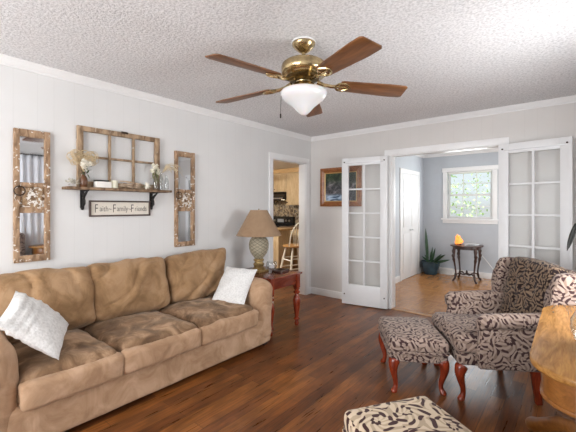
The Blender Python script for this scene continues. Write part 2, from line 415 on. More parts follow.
# right wall with window (table stands below it)
RY0, RY1, RZ0, RZ1 = 1.62, 2.95, .88, 2.08
struct('wall_right', boxes([(R, R + .12, BK - .12, RY0, 0, H), (R, R + .12, RY1, F, 0, H), (R, R + .12, RY0, RY1, 0, RZ0), (R, R + .12, RY0, RY1, RZ1, H)]), WALL, 0)
BX0, BX1, BZ0, BZ1 = -2.7, -.2, .75, 2.15
struct('wall_back', boxes([(W, BX0, BK - .12, BK, 0, H), (BX1, R, BK - .12, BK, 0, H), (BX0, BX1, BK - .12, BK, 0, BZ0), (BX0, BX1, BK - .12, BK, BZ1, H)]), WALLX, 0)
struct('wall_foyer_left', boxes([(-2.56, -2.44, F + .12, 7.45, 0, H)]), FOYW, 0)
FX0, FX1, FZ0, FZ1 = -1.96, -1.17, 1.13, 2.06
struct('wall_foyer_back', boxes([(-2.56, FX0, 7.45, 7.57, 0, H), (FX1, .1, 7.45, 7.57, 0, H), (FX0, FX1, 7.45, 7.57, 0, FZ0), (FX0, FX1, 7.45, 7.57, FZ1, H)]), FOYW, 0)
struct('wall_foyer_right', boxes([(-.02, .1, F + .12, 7.45, 0, H)]), FOYW, 0)
KW = plain('kitchen_wall_paint', (.62, .52, .38), .7, var=.04)
struct('wall_kitchen_back', boxes([(-7.6, W, 6.46, 6.58, 0, H)]), KW, 0)
struct('wall_kitchen_left', boxes([(-7.6, -7.5, 2.4, 6.46, 0, H)]), KW, 0)
struct('wall_kitchen_front', boxes([(-7.5, W - .12, 2.4, 2.5, 0, H)]), KW, 0)
struct('wall_kitchen_right', boxes([(W - .12, W, F + .12, 6.46, 0, H)]), KW, 0)

# crown mouldings: profile swept
def crown(name, p0, p1, nrm, z=H, k=.82):
    pr = [(0, 0), (.058, 0), (.058, -.010), (.047, -.016), (.036, -.032), (.022, -.050), (.012, -.058), (.012, -.074), (0, -.074)]
    b = B(); p0 = Vector((*p0, z)); p1 = Vector((*p1, z)); nv = Vector((*nrm, 0)); A = []
    for p in (p0, p1): A.append([b.m.verts.new(p + nv * (x * k) + Vector((0, 0, y * k))) for x, y in pr])
    n = len(pr)
    for i in range(n): b.m.faces.new((A[0][i], A[0][(i + 1) % n], A[1][(i + 1) % n], A[1][i]))
    b.m.faces.new(A[0]); b.m.faces.new(A[1][::-1]); struct(name, b, TRIM, 20)
crown('trim_1', (W, BK), (W, F), (1, 0)); crown('trim_2', (W, F), (R, F), (0, -1))
crown('trim_3', (R, BK), (R, F), (-1, 0)); crown('trim_4', (W, BK), (R, BK), (0, 1))
crown('trim_5', (-2.44, F + .12), (-2.44, 7.45), (1, 0)); crown('trim_6', (-2.44, 7.45), (-.02, 7.45), (0, -1))
def base(name, segs):
    b = boxes(segs, .004); struct(name, b, TRIM)
base('baseboard_left', [(W, W + .018, BK, KY0 - .08, 0, .10), (W, W + .018, KY1 + .08, F, 0, .10)])
base('baseboard_far', [(W, OX0 - .09, F - .018, F, 0, .10), (OX1 + .09, R, F - .018, F, 0, .10)])
base('baseboard_right', [(R - .018, R, BK, F, 0, .10)])
base('baseboard_foyer_back', [(-2.44, -.02, 7.432, 7.45, 0, .11)])
base('baseboard_foyer_left', [(-2.44, -2.422, F + .12, 6.13, 0, .11), (-2.44, -2.422, 7.2, 7.45, 0, .11)])
# kitchen doorway casing and jamb
b = boxes([(W, W + .018, KY0 - .075, KY0, 0, KH), (W, W + .018, KY1, KY1 + .08, 0, KH), (W, W + .018, KY0 - .075, KY1 + .08, KH, KH + .075),
           (W - .12, W, KY0, KY0 + .012, 0, KH), (W - .12, W, KY1 - .012, KY1, 0, KH), (W - .12, W, KY0, KY1, KH - .012, KH)], .003)
struct('trim_7', b, TRIM)
# wide opening casing and jamb
b = boxes([(OX0 - .085, OX0, F - .018, F, 0, OH), (OX1, OX1 + .085, F - .018, F, 0, OH), (OX0 - .085, OX1 + .085, F - .018, F, OH, OH + .075),
           (OX0, OX0 + .012, F, F + .12, 0, OH), (OX1 - .012, OX1, F, F + .12, 0, OH), (OX0, OX1, F, F + .12, OH - .012, OH)], .003)
struct('trim_8', b, TRIM)
struct('trim_9', boxes([(OX0 + .012, OX1 - .012, F - .03, F + .06, 0, .008)], .003), wood('oak_threshold', (.30, .15, .06), (.46, .25, .11), 'X', .3))

# french doors
def french(name, hinge, ang, dirn, label):
    # local: x from hinge outwards along the leaf, y = thickness, opening dirn = +1/-1 along x
    wd, ht, th = .63, 2.035, .036
    t = thing(name, label, 'french door', hinge, ang, kind='structure')
    s = dirn; z0 = .012
    x0, x1, b0, b1 = .095, wd - .095, .29, ht - .105
    def bx(b, xa, xb, za, zb, y=th): b.box((s * (xa + xb) / 2, 0, (za + zb) / 2), (xb - xa, y, zb - za), .003)
    b = B(); bx(b, 0, x0, z0, ht); bx(b, x1, wd, z0, ht); bx(b, x0, x1, z0, b0); bx(b, x0, x1, b1, ht); obj('door_frame', b, DOORP, t)
    b = B(); mw = .011; bx(b, (x0 + x1) / 2 - mw, (x0 + x1) / 2 + mw, b0, b1, .03)
    for i in range(1, 5):
        z = b0 + (b1 - b0) * i / 5
        for xa, xb in ((x0, (x0 + x1) / 2 - mw), ((x0 + x1) / 2 + mw, x1)): bx(b, xa, xb, z - mw, z + mw, .03)
    obj('muntin_grid', b, DOORP, t)
    b = B(); b.box((s * (x0 + x1) / 2, 0, (b0 + b1) / 2), (x1 - x0 - .002, .004, b1 - b0 - .002)); obj('glass', b, DGLASS, t)
    yf = -1
    for xa, za in ((.04, ht - .055), (wd - .04, ht - .055), (.04, .15), (wd - .04, .15)):
        b = B(); b.tube([(s * xa, -th / 2 + .002, za), (s * xa, -th / 2 - .012, za)], .009, 8); obj('pin', b, RUST, t)
    b = B()
    b.tube([(s * .05, -th / 2 - .004, ht - .072), (s * (wd - .05), -th / 2 - .004, ht - .072)], .004, 6); obj('curtain_rod', b, STEEL, t)
    return t
french('door_1', (-1.885, 4.345, 0), math.atan2(.115, .62), -1, 'white glazed french door swung open in front of the framed landscape')
french('door_2', (-.625, 4.372, 0), math.atan2(-.085, .62), 1, 'white glazed french door swung open behind the patterned wing chair')

# foyer window
def foyer_window():
    t = thing('window_1', 'white double hung window with open blinds in the blue grey entry', 'window', (0, 7.45, 0), kind='structure')
    b = boxes([(FX0 - .085, FX0, -.02, 0, FZ0 - .02, FZ1), (FX1, FX1 + .085, -.02, 0, FZ0 - .02, FZ1), (FX0 - .1, FX1 + .1, -.025, 0, FZ1, FZ1 + .085)], .004); obj('casing', b, TRIM, t)
    b = boxes([(FX0 - .11, FX1 + .11, -.06, .02, FZ0 - .03, FZ0), (FX0 - .09, FX1 + .09, -.018, 0, FZ0 - .095, FZ0 - .03)], .004); obj('sill', b, TRIM, t)
    zm = (FZ0 + FZ1) / 2
    for k, (za, zb, y) in enumerate(((FZ0, zm + .02, .05), (zm - .02, FZ1, .085))):
        l = []; f = .04
        l += [(FX0, FX0 + f, y - .015, y + .015, za, zb), (FX1 - f, FX1, y - .015, y + .015, za, zb), (FX0 + f, FX1 - f, y - .015, y + .015, za, za + f), (FX0 + f, FX1 - f, y - .015, y + .015, zb - f, zb)]
        for i in (1, 2): x = FX0 + f + (FX1 - FX0 - 2 * f) * i / 3; l.append((x - .008, x + .008, y - .01, y + .01, za + f, zb - f))
        z = (za + zb) / 2; l.append((FX0 + f, FX1 - f, y - .0095, y + .0095, z - .008, z + .008))
        s = obj('sash', boxes(l), TRIM, t, smooth=0)
        obj('pane', boxes([(FX0 + f, FX1 - f, y - .002, y + .002, za + f, zb - f)]), GLASS, s, smooth=0)
    b = B()
    for i in range(26):
        z = FZ0 + .02 + i * (FZ1 - FZ0 - .06) / 25
        b.box(((FX0 + FX1) / 2, .018, z), (FX1 - FX0 - .03, .022, .0012))
    b.box(((FX0 + FX1) / 2, .018, FZ1 - .018), (FX1 - FX0 - .02, .03, .03))
    obj('blind', b, WHITE, t, smooth=0)
foyer_window()
# room window behind the table (seen in the mirror)
def side_window():
    t = thing('window_2', 'white framed window above the oak table seen in the mirror', 'window', (R, 0, 0), kind='structure')
    b = boxes([(-.02, 0, RY0 - .08, RY0, RZ0 - .08, RZ1 + .08), (-.02, 0, RY1, RY1 + .08, RZ0 - .08, RZ1 + .08), (-.02, 0, RY0, RY1, RZ1, RZ1 + .08), (-.03, 0, RY0, RY1, RZ0 - .08, RZ0)], .004); obj('casing', b, TRIM, t)
    l = []; zm = (RZ0 + RZ1) / 2
    l += [(.08, .11, RY0, RY0 + .05, RZ0, RZ1), (.08, .11, RY1 - .05, RY1, RZ0, RZ1), (.08, .11, RY0, RY1, RZ0, RZ0 + .05), (.08, .11, RY0, RY1, RZ1 - .05, RZ1), (.08, .11, RY0, RY1, zm - .025, zm + .025)]
    s = obj('sash', boxes(l), TRIM, t); obj('pane', boxes([(.093, .097, RY0, RY1, RZ0, RZ1)]), GLASS, s)
side_window()
def back_window():
    t = thing('window_3', 'wide white framed window in the wall behind the camera', 'window', (0, BK, 0), kind='structure')
    b = boxes([(BX0 - .08, BX0, 0, .02, BZ0 - .08, BZ1 + .08), (BX1, BX1 + .08, 0, .02, BZ0 - .08, BZ1 + .08), (BX0, BX1, 0, .02, BZ1, BZ1 + .08), (BX0, BX1, 0, .03, BZ0 - .08, BZ0)], .004); obj('casing', b, TRIM, t)
    l = []
    for x in [BX0 + .03, BX0 + (BX1 - BX0) / 3, BX0 + 2 * (BX1 - BX0) / 3, BX1 - .03]: l.append((x - .03, x + .03, -.10, -.07, BZ0, BZ1))
    for z in (BZ0 + .03, (BZ0 + BZ1) / 2, BZ1 - .03): l.append((BX0, BX1, -.099, -.071, z - .03, z + .03))
    s = obj('sash', boxes(l), TRIM, t); obj('pane', boxes([(BX0, BX1, -.09, -.086, BZ0, BZ1)]), GLASS, s)
back_window()

# closet door in the entry
def closet():
    t = thing('door_3', 'white double closet door in the entry beside the potted plant', 'door', (-2.44, 0, 0), kind='structure')
    y0, y1, h = 6.23, 7.10, 2.0
    obj('casing', boxes([(0, .018, y0 - .075, y0, 0, h), (0, .018, y1, y1 + .075, 0, h), (0, .018, y0 - .075, y1 + .075, h, h + .075)], .004), TRIM, t)
    m = (y0 + y1) / 2
    for ya, yb in ((y0 + .003, m - .0015), (m + .0015, y1 - .003)):
        lf = obj('leaf', boxes([(0, .012, ya, yb, .01, h - .004)], .002), DOORP, t)
        b = boxes([(.012, .02, ya + .06, yb - .06, .12, .85), (.012, .02, ya + .06, yb - .06, .98, h - .12)], .006); obj('raised_panel', b, DOORP, lf)
        yk = yb - .05 if ya < m - .1 else ya + .05
        b = B(); b.tube([(.012, yk, .92), (.03, yk, .92)], .006, 8); b.sphere((.04, yk, .92), .014); obj('knob', b, STEEL, lf)
closet()

# ------------------------------------------------------------------ sofa
def sofa():
    t = thing('sofa', 'long tan suede three seat sofa against the grey wall', 'sofa', (-2.7, 1.43, 0))
    def w(x, y, z): return (x + 2.7, y - 1.43, z)
    b = B(); b.rbox(w(-2.72, 1.44, .155), (.86, 2.16, .25), .035, 18, amp=.004, freq=5); obj('base', b, SUEDE, t, smooth=60)
    b = B(); b.rbox(w(-3.08, 1.44, .46), (.16, 2.14, .70), .07, 18, amp=.006, freq=5); obj('back_frame', b, SUEDE, t, smooth=60)
    for y, wd in ((.783, .545), (1.361, .607), (1.985, .635)):
        b = B(); b.rbox(w(-2.625, y, .345), (.69, wd, .17), .055, 26, puff=(.012, .0, .05), amp=.018, freq=6, seed=y * 7); obj('seat_cushion', b, SUEDES, t, smooth=70)
        b = B()
        def front(o, un, y=y):
            return o
        b.rbox(w(-2.292, y, .328), (.09, wd + .004, .150), .028, 18, puff=(.010, 0, .004), amp=.007, freq=7, seed=y); 
        obj('cushion_front_boxing', b, SUEDE, t, smooth=70)
    for k, y in enumerate((.80, 1.43, 2.115)):
        wd = .66
        R_ = Matrix.Rotation(math.radians(-15), 4, 'Y')
        if k == 2:
            def fn(o, un): o.y += .10 * max(0, un[2]) * max(0, un[1]) ; o.z += .02 * un[1] * max(0, un[2]); return o
        else:
            def fn(o, un): return o
        def wr(o, un, fn=fn, k=k):
            # radiating gathers in the leather
            ph = (o.y * 9 + o.z * 10 * (1, -1, -1)[k]) + 2.2 * noise.noise(o * 3.5 + Vector((k * 5, 0, 0)))
            a = math.sin(ph * 2) * .5 - 1.6 * (1 - abs(math.sin(ph))) ** 5
            o = o + Vector((.017 * a * (1 - .8 * un[1] ** 2), 0, 0)); return fn(o, un)
        b = B(); b.rbox(w(-2.975, y, .66), (.20, wd, .46), .062, 40, puff=(.05, .0, .008), amp=.018, freq=5, seed=k * 3 + 1, M=R_, fn=wr); obj('back_cushion', b, SUEDEB, t, smooth=75)
    for y, sg, zt, aw in ((.385, -1, .66, .29), (2.45, 1, .625, .24)):
        b = B()
        def fn(o, un, sg=sg):
            o.y += sg * .03 * max(0, un[2]) - 0 ; 
            return o
        b.rbox(w(-2.72, y, .03 + zt / 2 - .01), (.88, aw, zt - .02), .115, 20, puff=(.0, .02, .01), amp=.008, freq=6, seed=y, fn=fn)
        a = obj('arm', b, SUEDE, t, smooth=70)
    for x in (-3.08, -2.36):
        for y in (.36, 2.48):
            b = B(); b.box(w(x, y, .02), (.05, .05, .04)); obj('foot', b, DARKW, t)
sofa()
b = B(); b.pillow(frameM((-2.485, .635, .655), (.31, -.148, -.083), (-.12, -.206, .25)), .195, .195, .075, 26, .012, 9, .005)
tag(obj('throw_pillow', b, KNIT, smooth=60), 'white knit pillow with ribbed band at the near end of the sofa', 'pillow', 'white sofa pillows')
b = B(); b.pillow(frameM((-2.575, 2.285, .58), (.32, .13, -.015), (-.235, .27, .34)), .175, .22, .065, 26, .014, 8, .002)
tag(obj('throw_pillow', b, KNIT, smooth=60), 'white slumped pillow against the sofa arm beside the lamp', 'pillow', 'white sofa pillows')

# ------------------------------------------------------------------ cabriole leg
def cabriole(d, h, k=1.0):
    dx, dy = d; L = math.hypot(dx, dy) or 1; dx /= L; dy /= L
    prof = [(0, 1, .036), (.010, .93, .037), (.020, .84, .033), (.022, .72, .027), (.012, .55, .021), (-.002, .38, .0165), (-.010, .22, .0145), (-.004, .12, .0155), (.010, .055, .021), (.014, .025, .022), (.010, 0, .017)]
    b = B(); b.tube([(dx * o * k, dy * o * k, z * h) for o, z, r in prof], [r * k * 1.16 for o, z, r in prof], 12); return b

# ottomans
def ottoman(loc, rz, label, fab, la=.375, lb=.515, zt=.405):
    t = thing('ottoman', label, 'ottoman', loc, rz, 'patterned ottomans')
    b = B(); b.rbox((0, 0, zt - .055), (la + .05, lb + .05, .10), .035, 20, puff=(0, 0, .02)); obj('cushion', b, fab, t, smooth=60)
    b = B(); b.rbox((0, 0, zt - .135), (la + .03, lb + .03, .075), .018, 12); obj('apron', b, fab, t, smooth=60)
    x, y, r = (la + .046) / 2, (lb + .046) / 2, .03
    pts = []
    for cx, cy, a0 in ((x - r, y - r, 0), (-x + r, y - r, 90), (-x + r, -y + r, 180), (x - r, -y + r, 270)):
        for q in range(5): a = math.radians(a0 + q * 22.5); pts.append((cx + r * math.cos(a), cy + r * math.sin(a), zt - .098))
    b = B(); b.tube(pts, .008, 6, closed=True); obj('welt', b, fab, t)
    for sx in (-1, 1):
        for sy in (-1, 1):
            o = obj('leg', cabriole((sx, sy), zt - .15), CHERRY, t, (sx * (la / 2 - .022), sy * (lb / 2 - .022), 0)); o.modifiers.new('smooth', 'SUBSURF').render_levels = 1
    return t
RZ = math.radians(33.3)
ottoman((-1.002, 2.749, 0), RZ, 'taupe scroll patterned ottoman on red cabriole legs in front of wing chair', DAM, .375, .515, .40)
def rot2(a): return math.cos(a), math.sin(a)
A2 = math.radians(-33)
ca, sa = rot2(A2)
la2, lb2 = .60, .47
# corner (-.583,1.80) is +lb/-la corner
cx = -.583 + ca * la2 / 2 + sa * lb2 / 2 ; cy = 1.80 + sa * la2 / 2 - ca * lb2 / 2
ottoman((cx, cy, 0), A2, 'scroll patterned ottoman on the floor nearest to the camera', DAM_LIT, la2 - .05, lb2 - .05, .42)

# ------------------------------------------------------------------ wing chair (x = front)
def wing_chair(loc, rz, label):
    t = thing('wing_chair', label, 'armchair', loc, rz)
    b = B(); b.rbox((.0, 0, .298), (.60, .60, .10), .03, 14); obj('seat_base', b, DAM, t, smooth=60)
    def tee(o, un): 
        return o
    b = B(); b.rbox((.01, 0, .395), (.59, .50, .13), .05, 20, puff=(.012, 0, .025), amp=.004)
    b.rbox((.222, 0, .395), (.18, .62, .125), .05, 16, puff=(.01, .0, .015), amp=.004); obj('seat_cushion', b, DAM, t, smooth=60)
    # arms
    for s in (-1, 1):
        Mx = Matrix(((1, 0, 0, 0), (0, 0, -1, s * .305), (0, 1, 0, 0), (0, 0, 0, 1)))
        b = B(); b.prism([(-.32, .248), (.17, .248), (.19, .36), (.165, .50), (.14, .555), (-.32, .58)], .085, Mx, .025)
        pts = [(.165, s * .315, .555), (.14, s * .318, .572), (0, s * .322, .578), (-.15, s * .322, .585), (-.30, s * .315, .60)]
        b.tube(pts, [.040, .052, .055, .055, .05], 16)
        b.sphere((.165, s * .315, .552), .046, (.5, 1, 1), 3)
        obj('arm', b, DAM, t, smooth=50)
        # wing
        pl = [(-.40, .55), (-.235, .57), (-.225, .64), (-.235, .72), (-.25, .80), (-.268, .87), (-.30, .915), (-.35, .925), (-.42, .92), (-.47, .90), (-.42, .70)]
        Mw = Matrix.Translation((0, s * .335, 0)) @ Matrix.Rotation(math.radians(-s * 6), 4, 'Z') @ Matrix(((1, 0, 0, 0), (0, 0, -1, 0), (0, 1, 0, 0), (0, 0, 0, 1)))
        b = B(); b.prism(pl, .085, Mw, .03); obj('wing', b, DAM, t, smooth=50)
    # back
    Rb = Matrix.Rotation(math.radians(-12), 4, 'Y')
    def tuft(o, un):
        if o.x > 0:
            d = 0
            for (ty, tz) in ((0, .08), (-.12, .08), (.12, .08), (-.06, -.04), (.06, -.04), (0, -.15), (-.12, -.15), (.12, -.15), (-.06, .18), (.06, .18)):
                d += math.exp(-((o.y - ty) ** 2 + (o.z - tz) ** 2) / .0012)
            o.x -= .028 * min(1, d)
        o.z += .02 * (1 - un[1] ** 2) * max(0, un[2])
        return o
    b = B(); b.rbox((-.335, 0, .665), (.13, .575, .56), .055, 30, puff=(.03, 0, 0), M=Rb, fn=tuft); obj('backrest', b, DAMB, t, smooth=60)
    b = B(); b.rbox((-.395, 0, .605), (.05, .64, .65), .024, 12, M=Rb); obj('back_panel', b, DAM, t, smooth=60)
    for s in (-1, 1):
        o = obj('leg', cabriole((1, s * .5), .25, 1.05), CHERRY, t, (.262, s * .262, 0)); o.modifiers.new('smooth', 'SUBSURF').render_levels = 1
        b = B(); b.box((0, 0, .125), (.048, .048, .25), .003, Matrix.Rotation(.10, 3, 'Y'), .75); obj('leg', b, CHERRY, t, (-.225, s * .265, 0))
    return t
FA = math.atan2(-.55, -.836)
wing_chair((-.527, 3.022, 0), FA, 'taupe scroll patterned wing chair with rolled arms beside oak table')

# ------------------------------------------------------------------ oak table
def oak_table():
    t = thing('oak_table', 'golden oak pedestal table with rounded corners beside the wing chair', 'table', (.10, 2.17, 0))
    def rr(hx, hy, r, n=8):
        p = []
        for cx, cy, a0 in ((hx - r, hy - r, 0), (-hx + r, hy - r, 90), (-hx + r, -hy + r, 180), (hx - r, -hy + r, 270)):
            for q in range(n + 1): a = math.radians(a0 + 90 * q / n); p.append((cx + r * math.cos(a), cy + r * math.sin(a)))
        return p
    b = B(); b.prism(rr(.24, .605, .19), .028, Matrix.Translation((0, 0, .736)), .009); obj('tabletop', b, OAK, t)
    b = B(); b.prism(rr(.20, .56, .16), .125, Matrix.Translation((0, 0, .6595)), .004); b.prism(rr(.206, .566, .165), .018, Matrix.Translation((0, 0, .605)), .005); obj('apron', b, OAKD, t)
    b = B(); b.lathe([(.09, .60), (.09, .56), (.05, .54), (.045, .50), (.075, .44), (.085, .38), (.07, .32), (.05, .29), (.06, .26), (.085, .24), (.085, .11), (.06, .09)], 24); obj('pedestal', b, OAKD, t)
    for a in (53, 127, 233, 307):
        ang = math.radians(a); c, s = math.cos(ang), math.sin(ang)
        pts = []; rr_ = []
        for d, z, r in ((.05, .22, .05), (.14, .22, .05), (.24, .185, .050), (.33, .125, .047), (.41, .075, .045), (.47, .047, .044), (.505, .045, .028)):
            pts.append((c * d, s * d, z)); rr_.append(r)
        b = B(); b.tube(pts, rr_, 10); obj('foot', b, OAKD, t)
oak_table()
# parsons chair at the near table end (reflected in the mirror)
def parsons():
    t = thing('dining_chair', 'scroll patterned upholstered chair at the table end, seen reflected in the mirror', 'chair', (.172, 1.48, 0))
    b = B(); b.rbox((0, .13, .42), (.33, .40, .12), .04, 12, puff=(0, 0, .02)); obj('seat', b, DAM, t, smooth=60)
    b = B(); b.rbox((0, -.06, .66), (.33, .15, .62), .05, 14, puff=(0, .02, .0)); obj('backrest', b, DAM, t, smooth=60)
    for x in (-.13, .13):
        for y in (-.06, .28):
            b = B(); b.box((x, y, .19), (.04, .04, .38), .003, None, .8); obj('leg', b, CHERRY, t)
parsons()
# vase arrangement on table
def arrangement():
    random.seed(4)
    t = thing('flower_arrangement', 'round glass bowl of pink and white flowers on the oak table', 'flowers', (.085, 2.00, .75))
    b = B(); b.lathe([(.045, 0), (.06, .004), (.085, .03), (.098, .07), (.095, .11), (.078, .145), (.072, .155), (.076, .165), (.072, .165), (.068, .155), (.074, .143), (.091, .11), (.094, .07), (.082, .033), (.05, .008), (0, .007)], 28); obj('bowl', b, VGLASS, t)
    b = B()
    for i in range(16):
        a = random.random() * 6.28; r = random.random() * .055; b.sphere((r * math.cos(a), r * math.sin(a), .03 + .08 * random.random()), .02, (1, 1, .8), 1)
    obj('petals', b, plain('pink_petals', (.55, .10, .14), .6, var=.4, scale=30), t)
    b = B()
    for i in range(14):
        a = random.random() * 6.28; b.leaf((0.02 * math.cos(a), .02 * math.sin(a), .05), (.075 * math.cos(a), .075 * math.sin(a), .10), .018)
    obj('green_leaves', b, plain('leaf_green', (.06, .16, .10), .5, var=.4), t, solid=.002)
    b = B()
    for i in range(9):
        a = random.random() * 6.28; r = .03 + random.random() * .045; c = Vector((r * math.cos(a), r * math.sin(a), .155 + .08 * random.random()))
        for k in range(6):
            q = k * PI / 3; b.leaf(c, c + Vector((.03 * math.cos(q), .03 * math.sin(q), .018)), .014, n=3)
    obj('white_blossom', b, plain('white_petal', (.85, .80, .80), .6), t, solid=.001)
    b = B()
    for i in range(6):
        a = random.random() * 6.28; r = .05; b.tube([(0, 0, .03), (r * .5 * math.cos(a), r * .5 * math.sin(a), .14), (r * math.cos(a), r * math.sin(a), .24)], .0025, 5)
    b.tube([(0, 0, .03), (-.012, 0, .30), (-.035, 0, .48), (-.058, 0, .535), (-.076, 0, .53)], .003, 5); obj('stem', b, plain('stem_green', (.07, .12, .05), .6), t)
    b = B(); b.leaf((-.074, 0, .535), (-.106, -.004, .41), .010, 0, nrm=Vector((0, 1, 0)), n=7); b.leaf((-.03, 0, .47), (.05, .03, .50), .014, .04, nrm=Vector((0, 1, 0)), n=6)
    obj('dark_leaf', b, plain('black_green_leaf', (.010, .012, .009), .5), t, solid=.002)
arrangement()

# ------------------------------------------------------------------ end table, lamp, small things
def turned(h, r=.03, flare=1):
    p = [(r * .45, 0), (r * .62, .02), (r * .75, .05), (r * .55, .08), (r * .50, .10), (r * .95, .125), (r * .95, .14), (r * .6, .16), (r * .68, .22), (r * .95, .34), (r * 1.18, .44), (r * 1.22, .50), (r * .9, .57), (r * .6, .60), (r * .6, .62), (r * 1.05, .64), (r * 1.05, .66), (r * .65, .68), (r * .65, .70), (r * 1.0, .715), (r, .73)]
    return [(a, z * h) for a, z in p]
def end_table():
    t = thing('end_table', 'red cherry end table with turned legs between sofa and doorway', 'table', (-2.735, 2.90, 0))
    sx, sy, h = .67, .545, .615
    b = B(); b.rbox((0, 0, h - .013), (sx, sy, .026), .011, 10); obj('tabletop', b, CHERRYT, t)
    b = boxes([(-sx / 2 + .05, sx / 2 - .05, -sy / 2 + .035, -sy / 2 + .055, h - .135, h - .026), (-sx / 2 + .05, sx / 2 - .05, sy / 2 - .055, sy / 2 - .035, h - .135, h - .026),
               (-sx / 2 + .035, -sx / 2 + .055, -sy / 2 + .05, sy / 2 - .05, h - .135, h - .026), (sx / 2 - .055, sx / 2 - .035, -sy / 2 + .05, sy / 2 - .05, h - .135, h - .026)], .002); obj('apron', b, CHERRYT, t)
    for x in (-1, 1):
        for y in (-1, 1):
            px, py = x * (sx / 2 - .05), y * (sy / 2 - .05)
            b = B(); b.lathe(turned(h - .026, .036), 18, (px, py, 0)); b.box((px, py, h - .026 - .0775), (.058, .058, .155), .003); obj('leg', b, CHERRY, t)
end_table()
def lampmat():
    m = MT('pineapple_urn', rough=.5); v = m.coord(); sp = m.n('ShaderNodeSeparateXYZ'); m.l(v, sp.inputs[0])
    an = m.math('MULTIPLY', m.math('ARCTAN2', sp.outputs['Y'], sp.outputs['X']), 5)
    z = m.math('MULTIPLY', sp.outputs['Z'], 80)
    a = m.math('ABSOLUTE', m.math('SINE', m.math('ADD', an, z))); c = m.math('ABSOLUTE', m.math('SINE', m.math('SUBTRACT', an, z)))
    k = m.math('MINIMUM', a, c); m.col(m.ramp(k, [(.05, (.13, .10, .06)), (.35, (.36, .32, .23))])); m.bump(k, .6, .01); return m.m
def table_lamp():
    t = thing('table_lamp', 'table lamp with tan cone shade and pineapple textured urn base', 'lamp', (-2.80, 2.86, .615))
    GOLD = plain('aged_gold', (.34, .24, .10), .38, .6, .3, 25)
    b = B(); b.box((0, 0, .012), (.165, .165, .024), .004); b.lathe([(.075, .024), (.078, .04), (.055, .05), (.058, .075), (.066, .085), (.05, .10), (.048, .118), (.062, .128), (.062, .138), (.045, .15)], 28); obj('base', b, GOLD, t)
    b = B(); b.lathe([(.042, .148), (.062, .17), (.095, .215), (.113, .27), (.116, .315), (.105, .36), (.082, .392), (.06, .41), (.03, .42)], 40); obj('urn', b, lampmat(), t)
    b = B(); b.lathe([(.03, .42), (.035, .425), (.012, .44), (.010, .50), (.018, .505), (.018, .56), (0, .56)], 16); obj('socket', b, BRASS, t)
    SH = suede('tan_lamp_shade', (.27, .175, .105), (.30, .20, .125), (.33, .225, .14), 3)
    b = B(); n = 40; rs = []
    for r, z in ((.258, .418), (.100, .705), (.097, .705), (.255, .418)): rs.append([b.m.verts.new((r * math.cos(2 * PI * i / n), r * math.sin(2 * PI * i / n), z)) for i in range(n)])
    for k in range(4):
        a, c = rs[k], rs[(k + 1) % 4]
        for i in range(n): b.m.faces.new((a[i], a[(i + 1) % n], c[(i + 1) % n], c[i]))
    sh = obj('lamp_shade', b, SH, t, smooth=30)
    b = B(); b.tube([(.257 * math.cos(2 * PI * i / 40), .257 * math.sin(2 * PI * i / 40), .42) for i in range(40)], .005, 6, True); obj('shade_trim', b, SH, sh); b = B(); b.tube([(.099 * math.cos(2 * PI * i / 40), .099 * math.sin(2 * PI * i / 40), .703) for i in range(40)], .004, 6, True); obj('shade_trim', b, SH, sh)
    b = B()
    for a in range(3): q = a * 2.094; b.tube([(0, 0, .69), (.099 * math.cos(q), .099 * math.sin(q), .70)], .002, 5)
    b.tube([(0, 0, .56), (0, 0, .72)], .004, 6); b.sphere((0, 0, .716), .008); obj('finial', b, BRASS, t)
table_lamp()
b = B(); b.lathe([(.045, 0), (.042, .006), (.014, .012), (.011, .035), (.02, .045), (.05, .06), (.062, .085), (.06, .115), (.052, .135), (.049, .135), (.057, .115), (.059, .085), (.047, .063), (.015, .05), (0, .049)], 28)
t = thing('glass_goblet', 'clear footed glass candle holder in front of the table lamp', 'candle holder', (-2.60, 2.86, .615)); obj('glass', b, VGLASS, t)
b = B(); b.lathe([(.03, .062), (.031, .095), (.028, .098), (0, .098)], 16); obj('candle', b, plain('white_wax', (.75, .73, .76), .5), t)
b = B(); b.box((0, 0, .012), (.13, .18, .024), .004, Matrix.Rotation(.2, 3, 'Z')); b.lathe([(.03, .024), (.045, .034), (.042, .034), (.028, .027), (0, .027)], 20)
tag(obj('trinket_tray', b, DARKW, loc=(-2.60, 3.01, .615)), 'small dark wooden tray on the cherry end table', 'tray')

